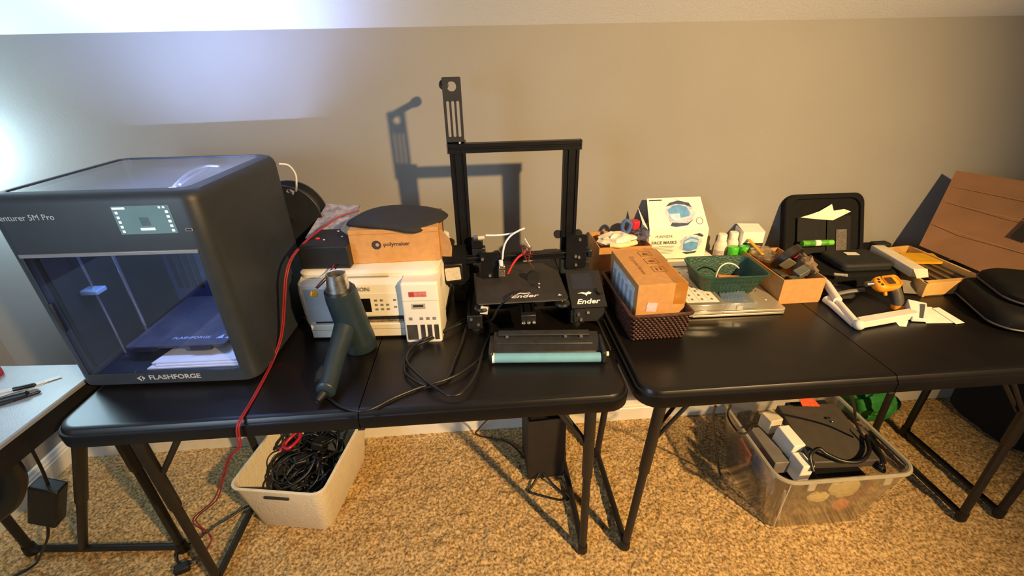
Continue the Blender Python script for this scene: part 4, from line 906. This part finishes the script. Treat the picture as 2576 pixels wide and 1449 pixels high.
o = MB().sweep(spl([(1.955,.365,H+.020),(1.99,.36,H+.030),(2.03,.355,H+.036)],5),[.006]*11,8,sy=.5).build('grey_strap', M('strap_grey',(84,80,74),.5), smooth=True); tag(o,'dark grey strap in front of the thermometer gun','strap')

# ---------------------------------------------------------------- white bracket stand and papers
ws = thing('white_stand', 'white folded metal stand lying at the front of the right table', 'stand', (1.905,.215,H), 0)
wm_ = M('stand_white', (216,214,206), .4, var=.04)
def Wd(mb,nm,**k): return mb.build(nm, wm_, ws, world=True, **k)
Wd(MB().add([(1.900,.198,H+.004),(2.095,.232,H+.004),(2.098,.262,H+.004),(1.915,.232,H+.004),(1.900,.198,H+.024),(2.095,.232,H+.024),(2.098,.262,H+.022),(1.915,.232,H+.022)],[(0,3,2,1),(4,5,6,7),(0,1,5,4),(1,2,6,5),(2,3,7,6),(3,0,4,7)]),'flat_bar',bev=.002)
Wd(MB().sweep([(1.898,.208,H+.014),(1.925,.315,H+.020),(1.928,.330,H+.021)],[.010,.0085,.008],12),'arm',smooth=True)
Wd(MB().sweep([(1.922,.318,H+.026),(1.945,.40,H+.036),(1.950,.418,H+.038)],[.0115,.0115,.009],14),'arm_sleeve',smooth=True)
Wd(MB().sweep([(1.896,.215,H+.008),(1.912,.325,H+.010),(1.916,.350,H+.012)],[.008,.009,.013],12),'arm',smooth=True)
Wd(MB().ball((1.899,.203,H+.015),.0145,12,8),'elbow_joint',smooth=True)
cl_ = Wd(MB().add([(2.070,.222,H+.002),(2.112,.214,H+.002),(2.150,.270,H+.002),(2.110,.292,H+.002),(2.070,.222,H+.016),(2.112,.214,H+.010),(2.150,.270,H+.030),(2.110,.292,H+.034)],[(0,3,2,1),(4,5,6,7),(0,1,5,4),(1,2,6,5),(2,3,7,6),(3,0,4,7)]),'clamp_plate',bev=.002)
MB().quad((2.088,.221,H+.0150),(2.096,.217,H+.0150),(2.138,.262,H+.0305),(2.128,.266,H+.0312),.001).build('dark_pad', M('pad_grey',(74,72,70),.6), cl_, world=True)
for k,(pts,l) in enumerate((([(2.1489,0.2976,0.7385), (2.1970,0.2924,0.7385), (2.1802,0.2055,0.7385), (2.1048,0.2115,0.7385)],'white instruction sheet under the clamp of the white stand'),([(2.1903,0.2834,0.7400), (2.2132,0.2856,0.7400), (2.2056,0.2004,0.7400), (2.1770,0.1972,0.7400)],'narrow white slip overlapping the instruction sheet toward the laptop bag'),([(2.0370,0.2463,0.7385), (2.1000,0.2571,0.7385), (2.0369,0.2002,0.7385), (2.0214,0.2059,0.7385)],'small torn paper corner under the bar of the white stand'))):
    a,b,c_,d = pts; o = MB().quad(d,c_,b,a,.0006).build('paper_sheet', paper); tag(o,l,'paper','papers by the white stand')

# ---------------------------------------------------------------- wooden tray, cartons and the leaning cardboard
wt = thing('wooden_tray', 'shallow wooden tray of dark and yellow strips before the leaning cardboard', 'tray', (2.345,.49,H), -.0)
wood = M('tray_wood', (206,160,92), .6, var=.15, vs=14)
def V(pts, z): return [(x-2.345,y-.49,z) for x,y,_ in pts]
FLc,FRc,BRc,BLc = (2.222,.352),(2.430,.362),(2.425,.640),(2.262,.620)
def edge(a,b,w,z0,z1,nm,mt=wood):
    a,b = Vector((a[0]-2.345,a[1]-.49)),Vector((b[0]-2.345,b[1]-.49)); u = (b-a).normalized(); n_ = Vector((-u.y,u.x))*w
    MB().prism([tuple(a),tuple(b),tuple(b+n_),tuple(a+n_)],z0,z1).build(nm,mt,wt,bev=.001)
edge(FLc,FRc,.020,.0,.046,'front_rail'); edge(FRc,BRc,.008,.0,.046,'side_rail'); edge(BRc,BLc,.008,.0,.046,'back_rail'); edge(BLc,FLc,.008,.0,.046,'side_rail')
MB().prism([(a-2.345,b-.49) for a,b in (FLc,FRc,BRc,BLc)],.0,.004).build('tray_floor',M('tray_floor',(70,52,36),.8),wt)
for k in range(7):
    t0,t1 = .30+.09*k,.30+.09*k+.075
    P0 = Vector(FLc).lerp(Vector(FRc),t0); P1 = Vector(FLc).lerp(Vector(FRc),t1); Q0 = Vector(BLc).lerp(Vector(BRc),t0); Q1 = Vector(BLc).lerp(Vector(BRc),t1)
    f = lambda a,b,s: tuple(a.lerp(b,s)-Vector((2.345,.49)))
    MB().prism([f(P0,Q0,.09),f(P1,Q1,.09),f(P1,Q1,.72),f(P0,Q0,.72)],.004,.030+.002*(k%2)).build('dark_strip',M('strip_dark%d'%(k%2),((44,36,30),(104,78,44))[k%2],.6),wt)
MB().prism([(2.300-2.345,.515-.49),(2.420-2.345,.500-.49),(2.450-2.345,.570-.49),(2.345-2.345,.590-.49)],.034,.042).build('yellow_pad',M('pad_yellow',(214,160,24),.6,var=.08),wt)
lw_ = thing('long_white_carton', 'long narrow white carton lying on the left rim of the wooden tray', 'box', (2.240,.490,H+.0465), -.13)
MB().b2(-.021,.021,-.095,.10,0,.028).build('carton_body', M('carton_white',(206,194,170),.7,var=.08), lw_, bev=.002)
MB().quad((-.021,-.095,.028),(.021,-.095,.028),(.016,-.115,.010),(-.018,-.118,.006),.001).build('end_flap', MATS['carton_white'], lw_)
o = MB().quad((2.185,.375,H+.004),(2.225,.365,H+.004),(2.235,.400,H+.028),(2.190,.405,H+.036),.0015).build('grey_wrapper', M('wrapper_grey',(120,112,100),.5,var=.1)); tag(o,'grey plastic wrapper hanging off the long white carton','wrapper')
o = MB().b2(2.300,2.36,.640,.675,H,H+.055).build('small_dark_box', blkm, bev=.006); tag(o,'small black box at the back of the wooden tray','box')
cbs = thing('cardboard_sheet', 'big sheet of brown cardboard leaning at the right end of the table', 'cardboard', (2.5,.5,H), 0)
brownc = M('cardboard_sheet', (122,86,56), .85, var=.14, vs=7)
TL,TR,BR_,BL_ = Vector((2.500,.655,H+.305)),Vector((2.85,.62,H+.22)),Vector((2.80,.30,H-.0)),Vector((2.395,.470,H+.047))
BL_ = Vector((2.42,.60,H+.06)); BR_ = Vector((2.555,.385,H+.004)); TR = Vector((2.80,.44,H+.27))
MB().quad(BL_,BR_,TR,TL,.006).build('sheet', brownc, cbs, world=True)
def oncb(s,t): return BL_.lerp(BR_,s).lerp(TL.lerp(TR,s),t)
ncb = (BR_-BL_).cross(TL-BL_).normalized()
for t0,t1,mt in ((.30,.305,cardd),(.60,.604,cardd),(.80,.804,cardd)): MB().quad(oncb(.02,t0)+ncb*.001,oncb(.98,t0)+ncb*.001,oncb(.98,t1)+ncb*.001,oncb(.02,t1)+ncb*.001,.001).build('fold_crease', mt, cbs, world=True)
MB().quad(oncb(.66,.42)+ncb*.001,oncb(.80,.40)+ncb*.001,oncb(.80,.72)+ncb*.001,oncb(.69,.70)+ncb*.001,.001).build('handle_hole', M('hole_dark',(16,12,10),.9), cbs, world=True)
# black laptop bag
lbg = thing('laptop_bag', 'black laptop bag lying at the front right of the table', 'bag', (2.475,.175,H), -.40)
bagf = M('bag_fabric', (13,12,13), .75, spec=.25, var=.2, vs=50, bump=.4, bs=500)
MB().rings([[(x,y,z) for x,y in rr(-.205+i,.235-i,-.105+i,.150-i,.05,6)] for z,i in ((.0,.012),(.010,.001),(.035,0),(.050,.006),(.054,.016))]).build('bag_body', bagf, lbg, smooth=True, ang=50)
fl_ = MB().rings([[(x,y,z+.06*max(0,x)*0+.0) for x,y in rr(-.165+i,.240-i,-.060+i,.160-i,.06,6)] for z,i in ((.054,.006),(.062,0),(.076,.0),(.086,.010),(.089,.022))]).build('front_flap', bagf, lbg, smooth=True, ang=50)
MB().sweep([(x,y,.064) for x,y in rr(-.167,.242,-.062,.162,.06,6)],.0032,6,closed=True).build('piping', M('piping_grey',(60,56,56),.5), lbg, smooth=True)
MB().sweep([(x,y,.012) for x,y in rr(-.207,.237,-.107,.152,.05,6)],.0030,6,closed=True).build('piping', MATS['piping_grey'], lbg, smooth=True)
MB().b2(.02,.16,-.02,-.012,.0885,.0905).build('zip_line', M('zip_grey',(92,86,84),.4), lbg)

# ---------------------------------------------------------------- things under the tables
bn = thing('white_bin', 'cream plastic storage bin full of cables under the left table', 'bin', (.235,.445,0), -.17)
binm = M('bin_cream', (226,214,190), .55, var=.04, vs=40, bump=1.0, bs=150)
tub((-.155,.155,-.190,.190),(-.128,.128,-.165,.165),0,.215,.004,.007,.035,5).build('tub', binm, bn, smooth=True, ang=40)
MB().box((-.002,-.1885,.180),(.085,.006,.011),(-.12,0,0)).build('handle_slot', M('slot_dark',(46,42,38),.8), bn, bev=.003)
tg = MB(); random.seed(12)
for k in range(64):
    c = Vector((.245+random.uniform(-.075,.07),.44+random.uniform(-.11,.12),.12+random.uniform(0,.075)))
    rx,ry = random.uniform(.03,.075),random.uniform(.03,.07); tilt = random.uniform(-.8,.8); ph = random.uniform(0,6.28)
    e = Euler((tilt,random.uniform(-.8,.8),ph)).to_matrix()
    pts = [c+e @ Vector((rx*math.cos(a),ry*math.sin(a),.006*math.sin(3*a+k))) for a in [2*math.pi*j/9 for j in range(9)]]
    pts = [Vector((min(max(p.x,.125),.345),min(max(p.y,.29),.60),max(.03,p.z))) for p in pts]
    tg.sweep(spl(pts,3,True),random.choice((.0030,.0038,.0046)),6,closed=True)
o = tg.build('cable_tangle', cable_m, smooth=True, ang=80); tag(o,'tangle of black cables filling the cream bin','cables',kind='stuff')
for k,(x,y,z,s,l) in enumerate(((.235,.40,.190,(.05,.034,.028),'black power adapter on top of the cable tangle, nearest the bin handle'),(.275,.47,.195,(.055,.04,.03),'black power adapter deeper in the cable tangle of the cream bin'))):
    a = thing('power_adapter', l, 'adapter', (x,y,z-s[2]/2), .5+k, 'adapters in the cream bin')
    MB().box((0,0,s[2]/2),s,(.3,.2,0)).build('adapter_body', blk, a, bev=.005); MB().box((s[0]*.3,-s[1]*.4,s[2]*.6),(.006,.02,.004),(.3,.2,.3)).build('prong', M('prong_grey',(120,120,118),.3,.8), a)
o = cord('red_lead', [(.150,.44,.20),(.175,.47,.222),(.20,.50,.228),(.21,.47,.222),(.185,.43,.218),(.16,.46,.214),(.19,.51,.215)], .006, M('lead_red',(176,28,52),.35), 'red coiled lead on the cable tangle in the cream bin', 'cable')
# black upright box with a wire stand
ub = thing('upright_box', 'tall black open box standing under the right end of the left table', 'box', (1.085,.485,0), .06)
ubm = M('upright_black', (34,30,28), .6, var=.1)
open_box(ub, .135, .15, .285, ubm, .004)
MB().b2(-.055,.055,-.06,.06,.2,.24).build('dark_contents', blkm, ub, bev=.01)
cord('wire_stand', [(1.062,.405,.03),(1.030,.365,.010),(1.018,.350,.006),(1.07,.325,.006),(1.125,.305,.006),(1.152,.304,.006),(1.150,.318,.006),(1.11,.365,.012),(1.078,.405,.03)], .004, cable_m, parent=ub, seg=6)
cord('floor_cord', [(0.8781,0.5231,0.2000)]+[(0.8416,0.6238,0.0600)]+[(0.8272,0.6481,0.0060), (0.8881,0.6180,0.0060), (0.9526,0.5925,0.0060), (0.9901,0.5510,0.0060), (1.0146,0.5042,0.0060)], .0035, cable_m, 'thin black cord on the carpet beside the tall black box', 'cable')
# clear tote
tt = thing('clear_tote', 'clear plastic storage tote of electronics under the right table', 'tote', (1.962,.295,0), .0)
tote_m = clear('tote_plastic', (.95,.95,.94), .06, (190,186,176), .12, .12)
tub((-.216,.210,-.195,.185),(-.175,.165,-.155,.150),0,.275,.003,.006,.05,6).build('tub', tote_m, tt, smooth=True, ang=40)
MB().sweep([(x,y,.273) for x,y in rr(-.219,.213,-.198,.188,.053,6)],.0068,8,closed=True).build('rim', clear('tote_rim',(.80,.79,.74),.55,(206,196,172),.15,.15), tt, smooth=True)
for x,y in ((-.12,-.199),(.12,-.199)): MB().b2(x-.012,x+.012,y-.002,y+.004,.235,.268).build('rim_rib', MATS['tote_rim'], tt, bev=.002)
for x in (-.155,.145): MB().add([(x,-.158,.01),(x+.004,-.158,.01),(x*1.2+.004,-.194,.26),(x*1.2,-.194,.26)],[(0,1,2,3)]).build('corner_rib', MATS['tote_rim'], tt)
gd = thing('grey_device', 'dark grey flat device lying on top in the clear tote', 'device', (2.000,.265,.205), -.06)
gdm = M('device_grey', (70,64,56), .55, var=.08)
MB().box((.02,.03,.045),(.210,.235,.034),(.12,-.02,0)).build('device_body', gdm, gd, bev=.004)
MB().ball((.055,.075,.073),.008,10,6,(1.2,.8,.4)).build('jack_hole', blkm, gd, smooth=True); MB().ball((.060,.060,.071),.004,8,6).build('chrome_stud', steel, gd, smooth=True)
for k,(c,d,r_,l,mt) in enumerate((
    ((1.893,.285,.232),(.042,.085,.075),(.1,.05,.10),'white carton standing on the left of the grey device in the tote',paper),
    ((1.888,.205,.205),(.040,.060,.075),(.0,.1,.05),'white carton at the front left of the clear tote',paper),
    ((1.880,.370,.245),(.05,.05,.06),(.0,.0,.2),'cream carton at the back left inside the clear tote',MATS['carton_white']),
    ((1.840,.300,.190),(.05,.16,.05),(.0,.0,.0),'grey plastic box along the left wall of the tote',M('box_grey',(110,106,102),.5)),
    ((1.778,.215,.185),(.010,.110,.090),(.0,-.14,.0),'blue carton pressed against the left wall of the tote',M('box_blue',(30,100,165),.5)),
    ((2.010,.180,.170),(.16,.06,.05),(.0,.0,.0),'black adapter box at the front of the tote',blk),
    ((1.97,.27,.06),(.26,.22,.09),(.0,.0,.0),'black equipment box at the bottom of the tote',blkm),
    ((2.04,.410,.240),(.15,.04,.07),(.0,.0,.0),'black box at the back of the tote under the table',blkm))):
    o = MB().box(c,d,r_).build('stored_box', mt, bev=.003); tag(o,l,'box','boxes in the clear tote')
o = MB().quad((1.985,.375,.305),(2.045,.368,.305),(2.040,.402,.312),(1.990,.408,.312),.002).build('orange_tag', M('tag_orange',(220,90,50),.6,var=.2,vs=150)); tag(o,'orange tag behind the grey device in the tote','tag')
cord('tote_cable', [(1.90,.165,.232),(1.905,.20,.262),(1.93,.205,.285),(1.95,.19,.275),(1.99,.165,.268),(2.04,.16,.270),(2.09,.19,.276),(2.13,.25,.275),(2.135,.20,.262),(2.125,.16,.250)], .0062, cable_m, 'thick black cable lying across the grey device in the tote', 'cable')
for k in range(3):
    cord('coiled_cable', [(2.125-.006*k,.150+.004*k,.225+.012*k),(2.145-.006*k,.20,.235+.012*k),(2.140-.006*k,.28,.240+.012*k),(2.115-.005*k,.31-.01*k,.245+.01*k),(2.105,.25,.238+.012*k),(2.108,.18,.225+.012*k)], .0045, cable_m, ('lowest','middle','topmost')[k]+' turn of black cable at the right side of the tote', 'cable', closed=True, group='coiled cables in the tote')
crm = M('part_cream',(226,208,140),.5,var=.06)
blob('cream_part', (2.010,.146,.170), .042, (1.2,.35,1.0), crm, 'big cream plastic part seen through the front of the tote', 'part', .12, 31)
blob('cream_part', (1.935,.148,.132), .026, (1.4,.4,.8), crm, 'small cream plastic part seen low through the tote front', 'part', .12, 32)
blob('orange_part', (2.025,.148,.082), .026, (1.1,.4,1.1), M('part_orange',(206,110,60),.5), 'orange plastic part low in the front of the tote', 'part', .08, 33)
o = MB().box((2.075,.158,.11),(.035,.012,.14),(0,.35,0)).build('maroon_case', M('case_maroon',(120,36,40),.5), bev=.004); tag(o,'dark red case slanting behind the tote front','case')
o = MB().box((1.782,.33,.150),(.010,.07,.075),(.2,-.14,0)).build('red_packet', M('packet_red',(140,60,44),.5), bev=.003); tag(o,'brick red packet against the left wall of the tote','packet')
o = MB().cyl((1.815,.150,.17),(1.828,.150,.03),.004).build('white_rod', M('rod_white',(190,188,186),.5), smooth=True); tag(o,'thin pale rod standing in the front left corner of the tote','rod')
cord('drooping_cable', [(1.5167,0.0933,0.6000)]+[(1.6249,0.2482,0.4200), (1.6160,0.2115,0.4200), (1.6210,0.1658,0.4200)]+[(1.7192,0.2548,0.3300)]+[(1.7731,0.3120,0.2950)], .003, cable_m, 'thin black cord drooping over the left rim of the tote', 'cable')
cord('dangling_cable', [(1.4628,0.0732,0.6200)]+[(1.5520,0.2059,0.4500)]+[(1.6396,0.2886,0.2500)]+[(1.7055,0.3321,0.0800)]+[(1.7364,0.3520,0.0120)], .0035, cable_m, 'black cord hanging to the carpet left of the tote', 'cable')
cord('drooping_cable', [(1.7850,0.0432,0.6600)]+[(1.9313,0.1486,0.5000)]+[(2.0460,0.2281,0.3600)]+[(2.0999,0.2330,0.2900)], .004, cable_m, 'black cord dropping from the right table into the tote', 'cable')
# green cloth, black bag
blob('green_cloth', (2.50,.600,.075), .10, (1.15,.70,.72), M('cloth_green',(40,124,52),.8,var=.2,vs=30), 'crumpled bright green cloth behind the clear tote', 'cloth', .13, 41, 20, 12)
bb = thing('black_duffel', 'large black bag in the shadow under the far right table', 'bag', (3.10,.50,0), 0)
MB().rings([[(x,y,z) for x,y in rr(-.20+i,.42-i,-.17+i,.17-i,.08,6)] for z,i in ((.0,.02),(.02,.004),(.15,.0),(.30,.01),(.36,.04),(.38,.08))]).build('bag_body', M('duffel_black',(14,13,13),.9,var=.2), bb, smooth=True, ang=60)
MB().sweep(spl([(-.05,-.172,.20),(-.04,-.185,.30),(.05,-.15,.40),(.14,-.185,.30),(.15,-.172,.20)],6),.010,8,sy=.5).build('carry_strap', blkm, bb, smooth=True)
# left floor: plug, cord
cord('plug_lead', [(0.0287,0.3814,0.0120)]+[(-0.0021,0.3695,0.0060), (-0.0298,0.3408,0.0060), (-0.0634,0.3137,0.0060), (-0.0894,0.2798,0.0060), (-0.1058,0.2575,0.0060), (-0.1313,0.2460,0.0060), (-0.1393,0.2200,0.0060), (-0.1240,0.1928,0.0060), (-0.0974,0.1779,0.0060)], .004, cable_m, 'black plug lead running from the cream bin to the left table leg', 'cable')
pg = thing('power_plug', 'black power plug lying on the carpet by the left table leg', 'plug', (-.092,.165,0), .4)
MB().b2(-.022,.022,-.014,.014,0,.024).build('plug_body', rubber, pg, bev=.006)
for y in (-.006,.006): MB().b2(.022,.036,y-.0012,y+.0012,.009,.016).build('prong', steel, pg)

# ---------------------------------------------------------------- on and under the desk
ppm = M('strip_paper',(236,238,238),.8)
for k,(a,b,c_,d,l) in enumerate((((-.335,.10),(-.330,.125),(-.165,.195),(-.172,.172),'long white paper strip lying on the grey desk'),((-.30,.085),(-.31,.098),(-.155,.205),(-.145,.198),'thin white strip pointing at the enclosed printer'))):
    o = MB().quad((*d,H+.001+.002*k),(*c_,H+.001+.002*k),(*b,H+.001+.002*k),(*a,H+.001+.002*k),.0008).build('paper_strip', ppm); tag(o,l,'paper','paper strips on the desk')
for k,(a,b,r_,c_,l) in enumerate((((-.29,.075),(-.165,.135),.0075,(20,20,22),'thick black marker pen with white print on the grey desk'),((-.27,.055),(-.15,.145),.004,(34,34,36),'slim black pen beside the thick marker'),((-.30,.12),(-.175,.165),.005,(200,204,206),'silver pen lying along the white paper strip'))):
    p_ = thing('pen', l, 'pen', (a[0],a[1],H), 0, 'pens on the desk')
    A_,B_ = Vector((0,0,r_+.004*(k==2))),Vector((b[0]-a[0],b[1]-a[1],r_+.004*(k==2)))
    MB().cyl(A_,A_.lerp(B_,.72),r_,n=12).build('barrel', M('pen_%d'%k,c_,.4), p_, smooth=True); MB().sweep([A_.lerp(B_,.7),A_.lerp(B_,.97),B_],[r_*1.1,r_*1.05,r_*.5],12).build('cap', M('pen_cap',(24,24,26),.35), p_, smooth=True)
    if k == 0: MB().sweep([A_.lerp(B_,.25)+Vector((0,0,.0006)),A_.lerp(B_,.6)+Vector((0,0,.0006))],r_*1.0,12).build('print_band', M('pen_print',(110,112,116),.5,var=.5,vs=300), p_, smooth=True)
o = MB().lathe([(.003,0),(.018,.0),(.019,.003),(.016,.005),(.003,.005)],(0,0,0),n=22); o.v = [(x*1.25-.225,y*.75+.055,z+H) for x,y,z in o.v]; o = o.build('white_tag', ppm, smooth=True); tag(o,'oval white tag on the grey desk before the pens','tag')
o = MB().lathe([(.004,0),(.016,0),(.018,.004),(.018,.018),(.014,.022),(.004,.022)],(-.322,.222,H),n=18).build('red_jar_lid', M('cap_red'), smooth=True); tag(o,'red jar lid at the far left of the grey desk','jar')  # round red cap near the desk edge
bk = thing('power_brick', 'black power brick hanging by its cable under the grey desk', 'adapter', (-.382,.20,.306), 0)
MB().box((0,0,0),(.072,.042,.160),(0,.456,0)).build('brick_body', blk, bk, bev=.005)
cord('brick_cable', [(-.300,.195,H-.06),(-.318,.197,.55),(-.335,.20,.44),(-.348,.20,.374)], .0038, cable_m, parent=bk)
cord('brick_lead', [(-.415,.20,.238),(-.425,.20,.215),(-.45,.20,.16),(-.52,.21,.07),(-.57,.21,.016),(-.63,.17,.006),(-.70,.10,.006)], .0038, cable_m, parent=bk)
